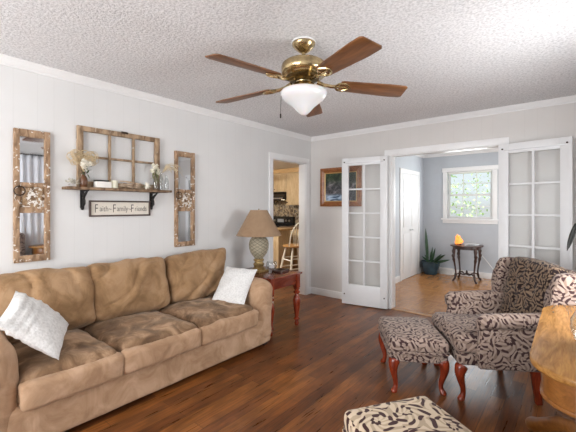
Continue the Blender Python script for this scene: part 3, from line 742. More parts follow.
# ------------------------------------------------------------------ ceiling fan
def fan():
    t = thing('ceiling_fan', 'brass ceiling fan with five brown blades and white glass bowl', 'ceiling fan', (-1.377, 1.830, 2.45))
    b = B(); b.lathe([(.075, 0), (.078, -.01), (.076, -.022), (.06, -.04), (.035, -.062), (.020, -.07)], 32); obj('canopy', b, BRASS, t)
    b = B(); b.lathe([(.080, 0), (.083, -.006), (.076, -.011)], 32); obj('ceiling_plate', b, TRIM, t)
    b = B(); b.lathe([(.0125, -.06), (.0125, -.125)], 14); b.lathe([(.022, -.105), (.024, -.115), (.03, -.125)], 14); obj('downrod', b, BRASS, t)
    b = B(); b.lathe([(.03, -.12), (.08, -.124), (.125, -.135), (.144, -.15), (.148, -.165), (.148, -.195), (.142, -.205), (.138, -.206), (.135, -.21), (.148, -.215), (.14, -.225), (.10, -.24), (.06, -.25)], 40); h = obj('motor_housing', b, BRASS, t)
    b = B(); b.lathe([(.125, -.226), (.11, -.24), (.095, -.252), (.075, -.262), (.06, -.266)], 40); obj('vent_ring', b, DBRASS, h)
    b = B(); b.lathe([(.06, -.25), (.055, -.27), (.07, -.28), (.075, -.295), (.06, -.305), (.10, -.31), (.125, -.316), (.128, -.322), (.12, -.325)], 32); obj('light_fitter', b, BRASS, t)
    BOWL = MT('frosted_bowl', (.70, .70, .71), .25); BOWL.set('Emission Color', (1, .97, .92, 1)); BOWL.set('Emission Strength', .0); BOWL.set('Subsurface Weight', .2)
    b = B(); b.lathe([(.118, -.318), (.145, -.325), (.154, -.338), (.148, -.36), (.128, -.385), (.10, -.405), (.07, -.43), (.046, -.458), (.024, -.478), (0, -.487)], 40); obj('glass_bowl', b, BOWL.m, t, smooth=80)
    base = 47
    for k in range(5):
        a = math.radians(base + 72 * k)
        pv = bpy.data.objects.new('blade', None)
        Mr = Matrix.Rotation(a, 4, 'Z') @ Matrix.Translation((0, 0, -.268)) @ Matrix.Rotation(math.radians(2.5), 4, 'Y') @ Matrix.Rotation(math.radians(-12), 4, 'X')
        b = B(); pl = [(.245, -.05), (.262, -.058), (.60, -.070), (.685, -.070), (.702, -.056), (.705, .056), (.69, .070), (.60, .072), (.262, .058), (.245, .05)]
        b.prism(pl, .008, None, .0025); bl = obj('blade', b, BLADE, t); bl.matrix_local = Mr
        b = B()
        b.tube([(.09, 0, .012), (.14, 0, -.004), (.19, 0, -.010), (.22, 0, -.008)], [.014, .012, .012, .012], 8)
        b.tube([(.21, 0, -.009), (.235, .035, -.008), (.27, .042, -.008), (.305, .02, -.008), (.315, 0, -.008), (.305, -.02, -.008), (.27, -.042, -.008), (.235, -.035, -.008)], .0085, 8, True)
        b.tube([(.21, 0, -.008), (.315, 0, -.008)], .007, 8)
        obj('blade_bracket', b, BRASS, bl)
    q = math.radians(220)
    b = B(); px, py = .085 * math.cos(q), .085 * math.sin(q); b.tube([(px, py, -.30), (px * 1.75, py * 1.75, -.345), (px * 1.8, py * 1.8, -.47)], .0016, 5); b.lathe([(.0, -.505), (.005, -.5), (.005, -.475), (0, -.47)], 8, (px * 1.8, py * 1.8, 0)); obj('pull_chain', b, IRON, t)
fan()

# ------------------------------------------------------------------ left wall decor
def door_mirror(y0, y1, label):
    z0, z1 = .943, 1.942; h = z1 - z0; wd = y1 - y0
    t = thing('wall_mirror', label, 'mirror', (W, (y0 + y1) / 2, z0), 0, 'tall chipped door panel mirrors')
    a = wd / 2; s = .034 if wd > .235 else .036; d = .03
    rails = [(0, .05), (.37, .415), (.565, .60), (h - .055, h)]
    l = [(0, d, -a, -a + s, 0, h), (0, d, a - s, a, 0, h)] + [(0, d - .002, -a + s, a - s, u, v) for u, v in rails]
    obj('frame', boxes(l, .004), CHIP, t)
    obj('wood_panel', boxes([(.004, .012, -a + s, a - s, .415, .565), (.012, .022, -a + s + .018, a - s - .018, .44, .54)], .004), CHIPP, t)
    for u, v in ((.05, .37), (.60, h - .055)): obj('mirror_pane', boxes([(.004, .010, -a + s, a - s, u, v)]), MIRROR, t, smooth=0)
    b = B(); b.tube([(.045, -a + .03 + .034 * math.sin(2 * PI * i / 20), .535 + .034 * math.cos(2 * PI * i / 20)) for i in range(20)], .0042, 6, True); b.tube([(.028, -a + .03, .569), (.05, -a + .03, .569)], .007, 8); obj('ring_pull', b, RUST, t)
door_mirror(.67, .90, 'tall narrow chipped wood mirror at the near end of the wall')
door_mirror(2.005, 2.243, 'tall narrow chipped wood mirror between shelf and lamp')

def sash():
    y0, y1, z0, z1 = 1.09, 1.825, 1.522, 2.037
    t = thing('window_frame', 'old six pane wooden window sash leaning on the wall shelf', 'window sash', (W + .004, (y0 + y1) / 2, z0))
    a, h, d = (y1 - y0) / 2, z1 - z0, .035; s = .045
    l = [(0, d, -a, -a + s, 0, h), (0, d, a - s, a, 0, h), (0, d - .002, -a + s, a - s, 0, .05), (0, d - .002, -a + s, a - s, h - .042, h)]
    obj('frame', boxes(l, .004), CHIP2, t)
    l = []; iw = 2 * a - 2 * s
    for i in (1, 2): y = -a + s + iw * i / 3; l.append((.006, d - .004, y - .009, y + .009, .05, h - .042))
    l.append((.007, d - .005, -a + s, a - s, h / 2 - .004, h / 2 + .014)); obj('muntin_grid', boxes(l, .002), CHIP2, t)
    obj('glass', boxes([(.014, .017, -a + s, a - s, .05, h - .042)]), glass('old_sash_glass', (.99, .99, .99), .2), t, smooth=0)
    b = B(); b.box((d, .02, h - .006), (.012, .06, .014), .003); b.tube([(d, -.01, h), (d, .045, h)], .006, 6); obj('sash_lock', b, RUST, t)
sash()
def shelf():
    t = thing('wall_shelf', 'narrow weathered wood shelf on two black iron brackets', 'shelf', (W, 1.435, 1.50))
    obj('shelf_board', boxes([(0, .14, -.45, .462, 0, .022)], .003), SHELFW, t)
    for y in (-.30, .315):
        b = B(); b.box((.006, y, -.075), (.012, .03, .15), .003); b.box((.06, y, -.006), (.12, .026, .012), .003)
        b.tube([(.012, y, -.12), (.03, y, -.13), (.05, y, -.115), (.052, y, -.09), (.04, y, -.075), (.05, y, -.05), (.08, y, -.03), (.11, y, -.014)], [.008, .01, .011, .01, .009, .011, .01, .007], 8)
        b.tube([(.02 + .014 * math.cos(i * .63), y, -.055 + .014 * math.sin(i * .63)) for i in range(10)], .005, 6, True)
        b.sphere((.012, y, -.155), .013); obj('bracket', b, IRON, t)
shelf()
def sign():
    y0, y1, z0, z1 = 1.188, 1.737, 1.274, 1.415
    t = thing('wall_sign', 'framed cream sign reading Faith Family Friends below the shelf', 'sign', (W, (y0 + y1) / 2, z0))
    a, h = (y1 - y0) / 2, z1 - z0; s = .014
    obj('frame', boxes([(0, .02, -a, -a + s, 0, h), (0, .02, a - s, a, 0, h), (0, .0195, -a + s, a - s, 0, s), (0, .0195, -a + s, a - s, h - s, h)], .002), plain('dark_brown_frame', (.06, .035, .028), .5, var=.3), t)
    bd = obj('sign_board', boxes([(.002, .008, -a + s, a - s, s, h - s)]), plain('cream_board', (.70, .65, .57), .7), t, smooth=0)
    INK = plain('faded_black_ink', (.075, .065, .06), .8)
    L = bmesh.new()
    def text(s_, size, y, z, stretch):
        c = bpy.data.curves.new('lettering', 'FONT'); c.body = s_; c.size = size; c.extrude = .0006; c.align_x = 'LEFT'; c.offset = -.0006
        o = bpy.data.objects.new('lettering', c); C.objects.link(o)
        me = bpy.data.meshes.new_from_object(o); bpy.data.objects.remove(o); bpy.data.curves.remove(c)
        me.transform(Matrix.Translation((.0088, y, z)) @ Matrix(((0, 0, 1, 0), (1, 0, 0, 0), (0, 1, 0, 0), (0, 0, 0, 1))) @ Matrix.Diagonal((stretch, 1, 1, 1)))
        L.from_mesh(me); bpy.data.meshes.remove(me)
    for k, (word, y) in enumerate((('F', -.232), ('F', -.080), ('F', .083))): text(word, .105, y, .036, .62)
    text('aith~', .070, -.190, .046, .72); text('amily~', .070, -.042, .046, .70); text('riends', .070, .122, .046, .68)
    me = bpy.data.meshes.new('lettering'); L.to_mesh(me); L.free(); me.materials.append(INK)
    o = bpy.data.objects.new('lettering', me); C.objects.link(o); o.parent = t
sign()

# objects on the shelf (top z = 1.522)
ST = 1.522
def dried_left():
    random.seed(11)
    t = thing('dried_bouquet', 'brown bottle of curly dried grass and white blooms at left end of shelf', 'dried flowers', (-3.105, 1.118, ST))
    b = B(); b.lathe([(.024, 0), (.028, .006), (.030, .05), (.026, .075), (.013, .095), (.012, .12), (.015, .125), (0, .125)], 18); obj('bottle', b, plain('amber_brown_glass', (.11, .045, .02), .15), t)
    b = B()
    for i in range(64):
        th = random.gauss(-.10, .17); L = random.uniform(.13, .215); x = random.uniform(-.015, .03); sg = 1 if random.random() < (.3 if th < 0 else .8) else -1
        p = Vector((0, 0, .11)); d = th * .5; pts = [tuple(p)]; st = L / 9
        for j in range(16):
            d += (th * .10 if j < 6 else sg * (.12 + .03 * j)); k = st if j < 8 else st * .7
            p = p + Vector((x / 14, math.sin(d) * k, math.cos(d) * k)); pts.append(tuple(p))
        b.tube(pts, [.0013] * 8 + [.002] * 9, 4)
    obj('dried_grass', b, plain('straw', (.60, .48, .30), .8, var=.3, scale=40), t)
    b = B()
    for i in range(10):
        c = Vector((.02 + random.uniform(-.01, .02), random.uniform(-.02, .045), random.uniform(.135, .215)))
        for k in range(6): q = k * PI / 3 + i; b.leaf(c, c + Vector((.012, .022 * math.cos(q), .022 * math.sin(q))), .011, n=3)
    obj('white_blossom', b, plain('ivory_petal', (.82, .78, .68), .7), t, solid=.001)
    b = B()
    for i in range(14):
        c = Vector((.015, random.uniform(-.02, .035), random.uniform(.10, .18))); q = random.random() * 6.28; b.leaf(c, c + Vector((.012, .035 * math.cos(q), .035 * math.sin(q))), .01, n=3)
    obj('leaves', b, plain('sage_leaf', (.09, .12, .06), .7), t, solid=.001)
dried_left()
b = B(); random.seed(2)
for i in range(26):
    c = Vector((random.uniform(-.02, .02), random.uniform(-.035, .03), random.uniform(.006, .04))); q = random.random() * 6.28; b.leaf(c, c + Vector((.01, .03 * math.cos(q), .016 * math.sin(q) + .004)), .010, n=3)
tag(obj('leaf_sprig', b, plain('dusty_leaf', (.50, .47, .40), .7, var=.5, scale=50), loc=(-3.10, 1.035, ST + .012), solid=.001), 'pale dried leaf sprig at the very left end of the shelf', 'dried leaves')
t = thing('box', 'small white box with dark lid on the shelf beside the bouquet', 'box', (-3.10, 1.265, ST))
obj('box_body', boxes([(-.03, .03, -.062, .062, 0, .052)], .003), plain('white_box', (.80, .78, .74), .6), t); obj('lid', boxes([(-.032, .032, -.062, .04, .0525, .064)], .003), IRON, t)
b = B(); b.lathe([(.028, 0), (.029, .003), (.029, .066), (.026, .068), (0, .066)], 20); tag(obj('candle', b, plain('ivory_candle', (.72, .70, .56), .5), loc=(-3.10, 1.362, ST)), 'short ivory candle between white box and driftwood on the shelf', 'candle')
b = B(); random.seed(5)
for i in range(7):
    y = -.14 + .11 * random.random(); z = .010 + .0075 * i; x = random.uniform(-.02, .02)
    L = random.uniform(.12, .22); b.tube([(x, y, z + random.uniform(0, .01)), (x + .006, y + L * .35, z + random.uniform(-.003, .008)), (x - .004, y + L * .7, z), (x, min(.10, y + L), max(.01, z - random.uniform(0, .02)))], [.004, .0085, .007, .003], 7)
tag(obj('driftwood', b, distressed('driftwood', (.22, .14, .09), (.58, .46, .34), .7), loc=(-3.10, 1.52, ST)), 'bundle of pale driftwood sticks along the middle of the shelf', 'driftwood')
def rose():
    t = thing('white_rose', 'white silk rose with leaves lying on the shelf beside the glass bottles', 'flower', (-3.085, 1.655, ST + .001))
    b = B(); c = Vector((0, 0, .034))
    for ring, (n, r, tilt) in enumerate(((5, .018, .9), (6, .032, .5), (8, .042, .1))):
        for k in range(n): q = 2 * PI * k / n + ring; b.leaf(c + Vector((.0, 0, 0)), c + Vector((r * tilt + .004, r * math.cos(q), r * math.sin(q) * .9)), .015, n=4)
    b.sphere(c, .02); obj('petals', b, plain('white_rose_petal', (.84, .80, .70), .6), t, solid=.001)
    b = B()
    for dy, dz in ((.06, .0), (.05, .02), (-.06, -.01), (-.05, .012), (.07, .015), (-.08, -.012)): b.leaf(c, c + Vector((.004, dy, dz)), .012, n=4)
    obj('leaves', b, plain('dull_leaf', (.17, .17, .09), .7), t, solid=.001)
rose()
def bottle(y, h, r, label):
    t = thing('glass_bottle', label, 'bottle', (-3.105, y, ST), 0, 'clear bottles on the shelf')
    b = B(); b.lathe([(r * .9, 0), (r, .006), (r, h * .62), (r * .75, h * .74), (r * .5, h * .82), (r * .5, h * .97), (r * .62, h), (r * .5, h), (r * .42, h * .95), (r * .42, h * .82), (r * .66, h * .73), (r * .9, h * .6), (r * .9, .012), (0, .01)], 18); obj('glass', b, VGLASS, t); return t
random.seed(8)
t = bottle(1.752, .165, .024, 'clear glass bottle holding white flowers, nearest the rose on the shelf')
b = B()
for i in range(11):
    c = Vector((random.uniform(0, .03), random.uniform(-.045, .03), random.uniform(.16, .235)))
    for k in range(6): q = k * PI / 3 + i; b.leaf(c, c + Vector((.012, .024 * math.cos(q), .024 * math.sin(q))), .012, n=3)
obj('white_blossom', b, plain('cream_petal', (.82, .79, .66), .7), t, solid=.001)
b = B()
for i in range(12):
    c = Vector((.01, random.uniform(-.03, .02), random.uniform(.10, .20))); q = random.random() * 6.28; b.leaf(c, c + Vector((.012, .045 * math.cos(q), .045 * math.sin(q))), .009, n=3)
for i in range(5): b.tube([(0, 0, .02), (.004, random.uniform(-.01, .01), .12), (.01, random.uniform(-.03, .03), .19)], .0018, 4)
obj('leaves', b, plain('olive_leaf', (.16, .17, .07), .7), t, solid=.001)
t = bottle(1.81, .175, .022, 'clear glass bottle with arching dried grass on the shelf')
b = B()
for i in range(16):
    e = random.uniform(.10, .24); z = random.uniform(.21, .27); pts = [(0, 0, .05), (0, .01, .17), (.01, e * .45, z), (.015, e * .85, z - .01), (.015, e, z - .05 * random.random() - .02)]
    b.tube(pts, [.0012, .0014, .002, .0028, .001], 4)
obj('dried_grass', b, plain('pale_straw', (.58, .49, .33), .8, var=.3, scale=40), t)
bottle(1.868, .15, .022, 'empty clear glass bottle at the right end of the shelf')

# ------------------------------------------------------------------ picture on far wall
def picture():
    x0, x1, z0, z1 = -2.992, -2.305, 1.366, 1.944
    t = thing('framed_picture', 'oak framed dark waterfall landscape partly behind the open french door', 'picture', ((x0 + x1) / 2, F, z0))
    a, h = (x1 - x0) / 2, z1 - z0; s = .085
    b = B()
    def ring(i0, d0, i1, d1):
        A = [(-a + i0, -d0, i0), (a - i0, -d0, i0), (a - i0, -d0, h - i0), (-a + i0, -d0, h - i0)]; D = [(-a + i1, -d1, i1), (a - i1, -d1, i1), (a - i1, -d1, h - i1), (-a + i1, -d1, h - i1)]
        va = [b.m.verts.new(p) for p in A]; vb = [b.m.verts.new(p) for p in D]
        for k in range(4): b.m.faces.new((va[k], va[(k + 1) % 4], vb[(k + 1) % 4], vb[k]))
    ring(0, 0, 0, .03); ring(0, .03, .03, .035); ring(.03, .035, .07, .018); bmesh.ops.remove_doubles(b.m, verts=b.m.verts[:], dist=1e-5); obj('frame', b, FRAMEW, t, smooth=20)
    b = B(); ring(.07, .018, .075, .022); ring(.075, .022, s, .012); bmesh.ops.remove_doubles(b.m, verts=b.m.verts[:], dist=1e-5); obj('inner_lip', b, plain('gilt_lip', (.55, .36, .14), .4, .3), t, smooth=20)
    m = MT('landscape_print', rough=.35); v = m.coord(); f = m.noise(v, 9, 6, 1.2, .65); sp = m.n('ShaderNodeSeparateXYZ'); m.l(v, sp.inputs[0])
    zz = m.math('MULTIPLY', m.math('SUBTRACT', sp.outputs['Z'], .12), 2.6)
    base_ = m.ramp(f, [(.32, (.012, .016, .022)), (.46, (.05, .055, .06)), (.56, (.13, .125, .14)), (.66, (.36, .33, .36))])
    top_ = m.ramp(f, [(.35, (.008, .014, .012)), (.55, (.035, .06, .03)), (.72, (.12, .14, .08))])
    c = m.mix(m.ramp(zz, [(.45, (0, 0, 0)), (.75, (1, 1, 1))]), base_, top_)
    wat = m.ramp(m.noise(m.coord(scale=(2, 1, 7)), 4, 4, .5), [(.40, (.03, .07, .14)), (.62, (.42, .55, .70))])
    pond = m.math('MULTIPLY', m.ramp(zz, [(.08, (1, 1, 1)), (.20, (0, 0, 0))]), m.ramp(sp.outputs['X'], [(.0, (1, 1, 1)), (.08, (0, 0, 0))]))
    m.col(m.mix(pond, c, wat))
    obj('print', boxes([(-a + s - .003, a - s + .003, -.012, -.002, s - .003, h - s + .003)]), m.m, t, smooth=0)
picture()

# ------------------------------------------------------------------ entry: table, lamp, papers, plant, vent, cord
def entry_table():
    t = thing('side_table', 'small dark carved side table below the entry window', 'table', (-1.507, 6.99, 0))
    b = B(); pl = []
    for i in range(48):
        a = 2 * PI * i / 48; r = .275 * (1 + .05 * math.cos(4 * a + PI) + .018 * math.cos(12 * a)); pl.append((r * math.cos(a), r * math.sin(a)))
    b.prism(pl, .022, Matrix.Translation((0, 0, .649)), .006); obj('tabletop', b, DARKW, t)
    b = B(); b.prism([(x * .86, y * .86) for x, y in pl], .05, Matrix.Translation((0, 0, .613)), .004); obj('apron', b, DARKW, t)
    for k in range(4):
        a = PI / 4 + k * PI / 2; c, s = math.cos(a), math.sin(a); pts = []; rs = []
        for d, z, r in ((.215, .60, .026), (.228, .55, .032), (.225, .50, .022), (.235, .47, .031), (.228, .43, .020), (.225, .40, .027), (.215, .35, .017), (.20, .25, .0145), (.19, .16, .0135), (.195, .11, .022), (.205, .06, .016), (.235, .018, .02), (.25, .008, .012)):
            pts.append((c * d * 1.12, s * d * 1.12, z)); rs.append(r)
        b = B(); b.tube(pts, rs, 10); obj('leg', b, DARKW, t)
        b = B(); b.tube([(c * .215, s * .215, .12), (c * .14, s * .14, .145), (c * .07, s * .07, .115), (0, 0, .13)], [.012, .014, .012, .016], 8); obj('stretcher', b, DARKW, t)
    b = B(); b.lathe([(.01, .11), (.03, .125), (.03, .14), (.012, .155), (.018, .175), (0, .20)], 14); obj('finial', b, DARKW, t)
entry_table()
def salt_lamp():
    t = thing('salt_lamp', 'small glowing orange salt lamp on the dark entry table', 'lamp', (-1.64, 6.93, .66))
    b = B(); b.lathe([(.05, 0), (.052, .018), (.046, .022), (0, .022)], 20); obj('base', b, DARKW, t)
    b = B(); b.rbox((0, 0, .10), (.11, .10, .165), .05, 12, amp=.035, freq=11, fn=lambda o, un: Vector((o.x * (1 - .38 * un[2]), o.y * (1 - .38 * un[2]), o.z)))
    obj('salt_crystal', b, emis('glowing_salt', (1, .30, .05), 1.15), t, smooth=20)
salt_lamp()
pl = thing('paper_stack', 'loose white and grey papers lying on the dark entry table', 'papers', (-1.43, 6.97, .66))
for k, (dx, dy, rz, g) in enumerate(((0, 0, .3, .8), (-.03, .02, .9, .45), (.03, -.03, -.2, .75), (0.01, .0, .5, .25))):
    b = B(); b.box((dx, dy, .006 + k * .007), (.22 - .02 * k, .16 - .01 * k, .005), 0, Matrix.Rotation(rz, 3, 'Z')); obj('sheet', b, plain('paper_grey', (g, g, g * 1.02), .7), pl)
def plant():
    random.seed(3)
    t = thing('potted_plant', 'spiky green plant in a blue glazed pot in the entry corner', 'plant', (-2.225, 7.235, 0))
    b = B(); b.lathe([(.115, 0), (.125, .01), (.15, .10), (.172, .20), (.175, .235), (.19, .24), (.19, .262), (.172, .262), (.165, .225), (0, .22)], 30); obj('pot', b, plain('blue_glaze', (.035, .075, .105), .2, var=.3), t)
    b = B(); b.lathe([(.166, .222), (.1, .228), (0, .232)], 20); obj('soil', b, plain('soil', (.10, .06, .035), .9), t)
    b = B()
    b.leaf((-.05, -.02, .22), (-.10, .0, .93), .030, 0, 8, Vector((.6, -.8, 0)))
    for dx, dy, z, dr, w_ in ((.12, -.1, .55, 0, .02), (.33, -.16, .50, .06, .026), (.40, -.12, .36, .02, .026), (.26, -.28, .36, .12, .022), (-.12, -.18, .42, .05, .02), (.06, -.18, .48, 0, .018), (.02, .05, .55, 0, .018), (-.14, .06, .38, 0, .018), (.2, .05, .45, .03, .02), (.05, -.27, .36, .1, .02)):
        b.leaf((dx * .15, dy * .15, .22), (dx, dy, z), w_, dr, 7, Vector((.5, -.8, .2)))
    obj('foliage', b, plain('dark_plant_green', (.035, .085, .04), .45, var=.4, scale=20), t, solid=.003)
plant()
t = thing('wall_vent', 'white metal vent on the entry baseboard between plant and side table', 'vent', (-1.97, 7.43, 0))
obj('cover', boxes([(-.13, .13, -.05, 0, .0, .13)], .008), WHITE, t); obj('slats', boxes([(-.11, .11, -.056, -.05, z, z + .008) for z in (.03, .05, .07, .09)]), plain('vent_slat', (.6, .6, .6), .5), t)
b = B(); b.tube([(-1.41, 7.295, .64), (-1.385, 7.35, .52), (-1.36, 7.43, .46), (-1.28, 7.44, .36), (-1.16, 7.44, .20), (-1.10, 7.438, .15)], .006, 6)
tag(obj('power_cord', b, WHITE), 'white lamp cord running down the entry wall from the side table', 'cord')

# ------------------------------------------------------------------ kitchen through the doorway
def cabinet(name, x0, x1, y0, y1, z0, z1, ndoor, label, knob_low=True, group='honey maple kitchen cabinets'):
    t = thing(name, label, 'cabinet', ((x0 + x1) / 2, y1, z0), 0, group)
    w_, d, h = x1 - x0, y1 - y0, z1 - z0
    obj('body', boxes([(-w_ / 2, w_ / 2, -d, 0, 0, h)], .002), HONEY, t)
    for k in range(ndoor):
        a = -w_ / 2 + w_ * k / ndoor + .008; c = -w_ / 2 + w_ * (k + 1) / ndoor - .008
        dr = obj('door', boxes([(a, c, -d - .018, -d, .01, h - .01), (a + .05, c - .05, -d - .024, -d - .018, .07, h - .07)], .004), HONEY, t)
        kx = c - .03 if k % 2 == 0 and ndoor > 1 else a + .03
        b = B(); b.sphere((kx, -d - .034, .06 if knob_low else h - .06), .014, sub=1); b.tube([(kx, -d - .018, .06 if knob_low else h - .06), (kx, -d - .03, .06 if knob_low else h - .06)], .006, 6); obj('knob', b, IRON, dr)
cabinet('upper_cabinet', -5.86, -5.10, 6.12, 6.445, 1.71, 2.14, 2, 'short honey maple wall cabinet above the black range hood')
cabinet('upper_cabinet', -5.095, -4.40, 6.12, 6.445, 1.40, 2.14, 1, 'tall honey maple wall cabinet right of the range hood')
cabinet('base_cabinet', -5.085, -4.40, 5.86, 6.445, 0, .88, 2, 'honey maple base cabinet beside the black range', False)
obj_ = obj('countertop', boxes([(-5.085, -4.38, 5.83, 6.46, .882, .92)], .004), plain('brown_counter', (.16, .10, .06), .3)); tag(obj_, 'brown countertop on the base cabinet beside the range', 'countertop')
struct('trim_10', boxes([(-7.5, -3.6, 6.08, 6.452, 2.142, 2.24)], .004), HONEYX)
def mosaic():
    m = MT('mosaic_tile', rough=.3); v = m.coord(); br = m.n('ShaderNodeTexVoronoi'); m.l(v, br.inputs['Vector']); br.inputs['Scale'].default_value = 24; br.distance = 'CHEBYCHEV'
    sp = m.n('ShaderNodeSeparateColor'); m.l(br.outputs['Color'], sp.inputs[0]); m.col(m.ramp(sp.outputs[0], [(.0, (.05, .03, .02)), (.4, (.20, .14, .09)), (.7, (.42, .33, .22)), (1, (.16, .15, .15))])); return m.m
struct('trim_11', boxes([(-7.4, -3.6, 6.452, 6.46, .92, 1.70)]), mosaic(), 0)
def hood():
    t = thing('range_hood', 'black range hood under the short kitchen cabinet', 'range hood', (-5.48, 6.45, 1.53))
    b = B(); b.prism([(0, 0), (-.46, .0), (-.46, .06), (-.30, .178), (0, .178)], .75, Matrix(((0, 0, 1, 0), (1, 0, 0, 0), (0, 1, 0, 0), (0, 0, 0, 1))), .004); obj('hood_body', b, BLACKG, t)
    obj('front_trim', boxes([(-.37, .37, -.466, -.4605, .01, .045)]), STEEL, t)
    b = B(); b.lathe([(.04, -.006), (.045, 0)], 12, (.2, -.25, 0)); obj('hood_light', b, emis('hood_bulb', (1, .85, .6), 3), t)
hood()
def range_():
    t = thing('range', 'black freestanding kitchen range below the range hood', 'range', (-5.475, 6.44, 0))
    obj('body', boxes([(-.375, .375, -.64, 0, 0, .91)], .004), BLACKG, t)
    obj('backguard', boxes([(-.375, .375, -.09, 0, .911, 1.13)], .006), BLACKG, t)
    obj('oven_door', boxes([(-.36, .36, -.665, -.641, .25, .78)], .004), BLACKG, t)
    b = B(); b.tube([(-.30, -.70, .74), (.30, -.70, .74)], .011, 8); b.tube([(-.30, -.70, .74), (-.30, -.66, .74)], .009, 6); b.tube([(.30, -.70, .74), (.30, -.66, .74)], .009, 6); obj('handle', b, STEEL, t)
    for x in (-.28, -.18, .18, .28): b = B(); b.tube([(x, -.092, 1.03), (x, -.115, 1.03)], .022, 12); obj('knob', b, STEEL, t)
    obj('display', boxes([(-.10, .10, -.094, -.091, .99, 1.07)]), plain('grey_display', (.25, .26, .28), .3), t)
    for x in (-.19, .19):
        for y in (-.48, -.22): b = B(); b.lathe([(.085, .912), (.085, .918), (.06, .918), (.06, .914)], 20, (x, y, 0)); obj('burner', b, IRON, t)
range_()
for k, (x, h, r) in enumerate(((-5.30, .10, .045), (-5.22, .08, .04))):
    b = B(); b.lathe([(r * .8, 0), (r * .9, .004), (r * .9, h * .9), (r * .5, h), (r * .3, h), (0, h + .01)], 16)
    tag(obj('canister', b, WHITE, loc=(x, 5.42 - .03 * k, .921)), ['taller white canister on the kitchen peninsula', 'shorter white canister on the kitchen peninsula'][k], 'canister', 'white canisters on the peninsula')
def peninsula():
    t = thing('kitchen_peninsula', 'honey wood kitchen peninsula behind the windsor stool', 'kitchen island', (-5.25, 5.32, 0))
    obj('body', boxes([(-.75, .75, -.17, .2, 0, .88)], .003), HONEY, t); obj('worktop', boxes([(-.80, .80, -.25, .24, .881, .92)], .006), HONEYX, t)
    obj('end_panel', boxes([(-.70 + i * .36, -.40 + i * .36, -.178, -.1705, .10, .80) for i in range(4)], .003), HONEY, t)
peninsula()
def stool():
    t = thing('windsor_stool', 'cream windsor stool with wooden seat in the kitchen doorway', 'stool', (-3.92, 4.95, 0), math.radians(68))
    b = B(); b.lathe([(.10, .625), (.21, .63), (.232, .645), (.23, .66), (.21, .668), (.12, .66), (0, .655)], 32); obj('seat', b, SEATW, t)
    for sx in (-1, 1):
        for sy in (-1, 1):
            b = B(); p = [Vector((sx * .12, sy * .12, .63)).lerp(Vector((sx * .235, sy * .235, 0)), q / 6) for q in range(7)]
            b.tube(p, [.013, .017, .021, .018, .019, .015, .012], 10); obj('leg', b, CREAMW, t)
    def at(sx, sy, z): q = 1 - z / .63; return (sx * (.12 + .115 * q), sy * (.12 + .115 * q), z)
    for z1, z2 in ((.22, .26), (.40, .43)):
        for s in (-1, 1):
            b = B(); b.tube([at(s, -1, z1), at(s, 0, z1)[:1] + (0, z1), at(s, 1, z1)], [.009, .013, .009], 8); obj('stretcher', b, CREAMW, t)
            b = B(); b.tube([at(-1, s, z2), (0, at(0, s, z2)[1], z2), at(1, s, z2)], [.009, .013, .009], 8); obj('stretcher', b, CREAMW, t)
    # bow back on -y side
    def bow(u):  # u -1..1
        a = PI * (u + 1) / 2; x = -.185 * math.cos(a); z = .66 + .44 * math.sin(a) ** .6
        return Vector((x, -.12 - .07 * abs(math.sin(a)) - .08 * (z - .66) / .44, z))
    b = B(); b.tube([bow(-1 + 2 * i / 28) for i in range(29)], .0115, 8); obj('back_bow', b, CREAMW, t)
    for i in range(7):
        u = -.6 + 1.2 * i / 6; tp = bow(u); b = B(); b.tube([(tp.x * .75, -.165, .66), (tp.x * .9, (-.165 + tp.y) / 2, (.66 + tp.z) / 2), tp], [.007, .0085, .006], 7); obj('spindle', b, CREAMW, t)
stool()
t = thing('strip_light', 'short hanging strip light near the kitchen ceiling', 'light', (-5.32, 5.25, 2.04))
obj('diffuser', boxes([(-.30, .30, -.05, .05, 0, .05)], .01), emis('warm_tube', (1, .82, .5), 1.4), t)
b = B(); b.tube([(-.2, 0, .05), (-.2, 0, 2.24 - 2.04)], .004, 6); b.tube([(.2, 0, .05), (.2, 0, 2.24 - 2.04)], .004, 6); obj('hanger', b, STEEL, t)

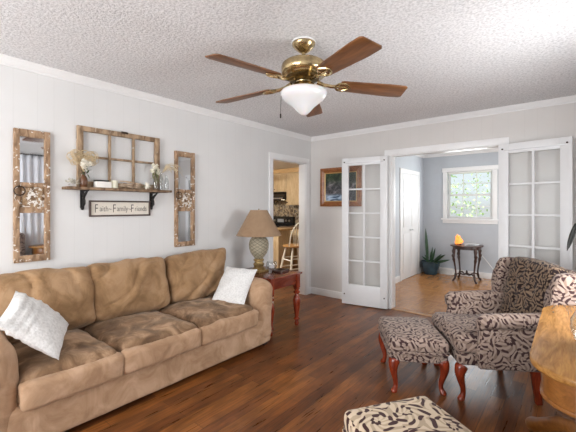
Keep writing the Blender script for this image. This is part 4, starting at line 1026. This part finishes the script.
# ------------------------------------------------------------------ curtains beside the right window (seen in the mirror)
def curtain(y0, y1, pinch, label):
    b = B(); n, mz = 60, 16; g = []
    for j in range(mz + 1):
        z = .12 + (2.19 - .12) * j / mz; row = []
        for i in range(n + 1):
            u = i / n; y = y0 + (y1 - y0) * u; row.append(b.m.verts.new((R - .075 + .022 * math.sin(u * 38) + .006 * math.sin(u * 90 + z * 3), y, z)))
        g.append(row)
    for j in range(mz):
        for i in range(n): b.m.faces.new((g[j][i], g[j][i + 1], g[j + 1][i + 1], g[j + 1][i]))
    m = plain('white_curtain', (.78, .80, .84), .8, var=.03)
    return tag(obj('curtain', b, m, solid=.003), label, 'curtain', 'white curtains at the side window')
curtain(1.46, 2.05, 0, 'white curtain panel nearest the camera, reflected in the near mirror'); curtain(2.85, 3.10, 0, 'white curtain panel beyond the oak table near the open french door')
t = thing('curtain_rod', 'black curtain rod with ball finials, reflected in the near mirror', 'curtain rod', (R - .075, 0, 2.20))
b = B(); b.tube([(0, 1.44, 0), (0, 3.13, 0)], .011, 10); obj('rod', b, IRON, t)
for y in (1.42, 3.15): b = B(); b.sphere((0, y, 0), .034); obj('finial', b, IRON, t)
for y in (1.5, 3.08): b = B(); b.tube([(0, y, 0), (.075, y, 0)], .008, 6); obj('bracket', b, IRON, t)

# ------------------------------------------------------------------ outside: trees seen through the entry window, ground
struct('ground', boxes([(-30, 30, 7.6, 40, -.5, -.3)]), plain('lawn', (.30, .42, .18), .9, var=.3, scale=3), 0)
LEAFM = plain('bright_leaf', (.36, .50, .22), .6, var=.4, scale=8)
def tree(x, y, h, seed, label):
    random.seed(seed); t = thing('tree', label, 'tree', (x, y, -.3), 0, 'trees outside the entry window')
    b = B(); b.tube([(0, 0, 0), (.05, 0, h * .3), (0, .05, h * .6), (.05, 0, h * .85)], [.12, .10, .07, .03], 8); obj('trunk', b, plain('bark', (.12, .08, .05), .9), t)
    b = B()
    for i in range(750):
        a = random.random() * 6.28; q = random.random() ** .5; z = h * (.18 + .82 * random.random()); r = (h * .42) * math.sin(PI * (z / h) ** .8) * q + .05
        c = Vector((r * math.cos(a), r * math.sin(a), z)); d = Vector((random.gauss(0, 1), random.gauss(0, 1), random.gauss(0, 1))).normalized() * .10
        b.leaf(c, c + d, .035, n=2)
    obj('foliage', b, LEAFM, t, smooth=0, solid=.002)
tree(-3.6, 12.0, 3.4, 1, 'leafy green tree outside, left half of the entry window'); tree(-2.0, 15.5, 4.2, 2, 'tall leafy green tree outside, filling right half of the entry window')
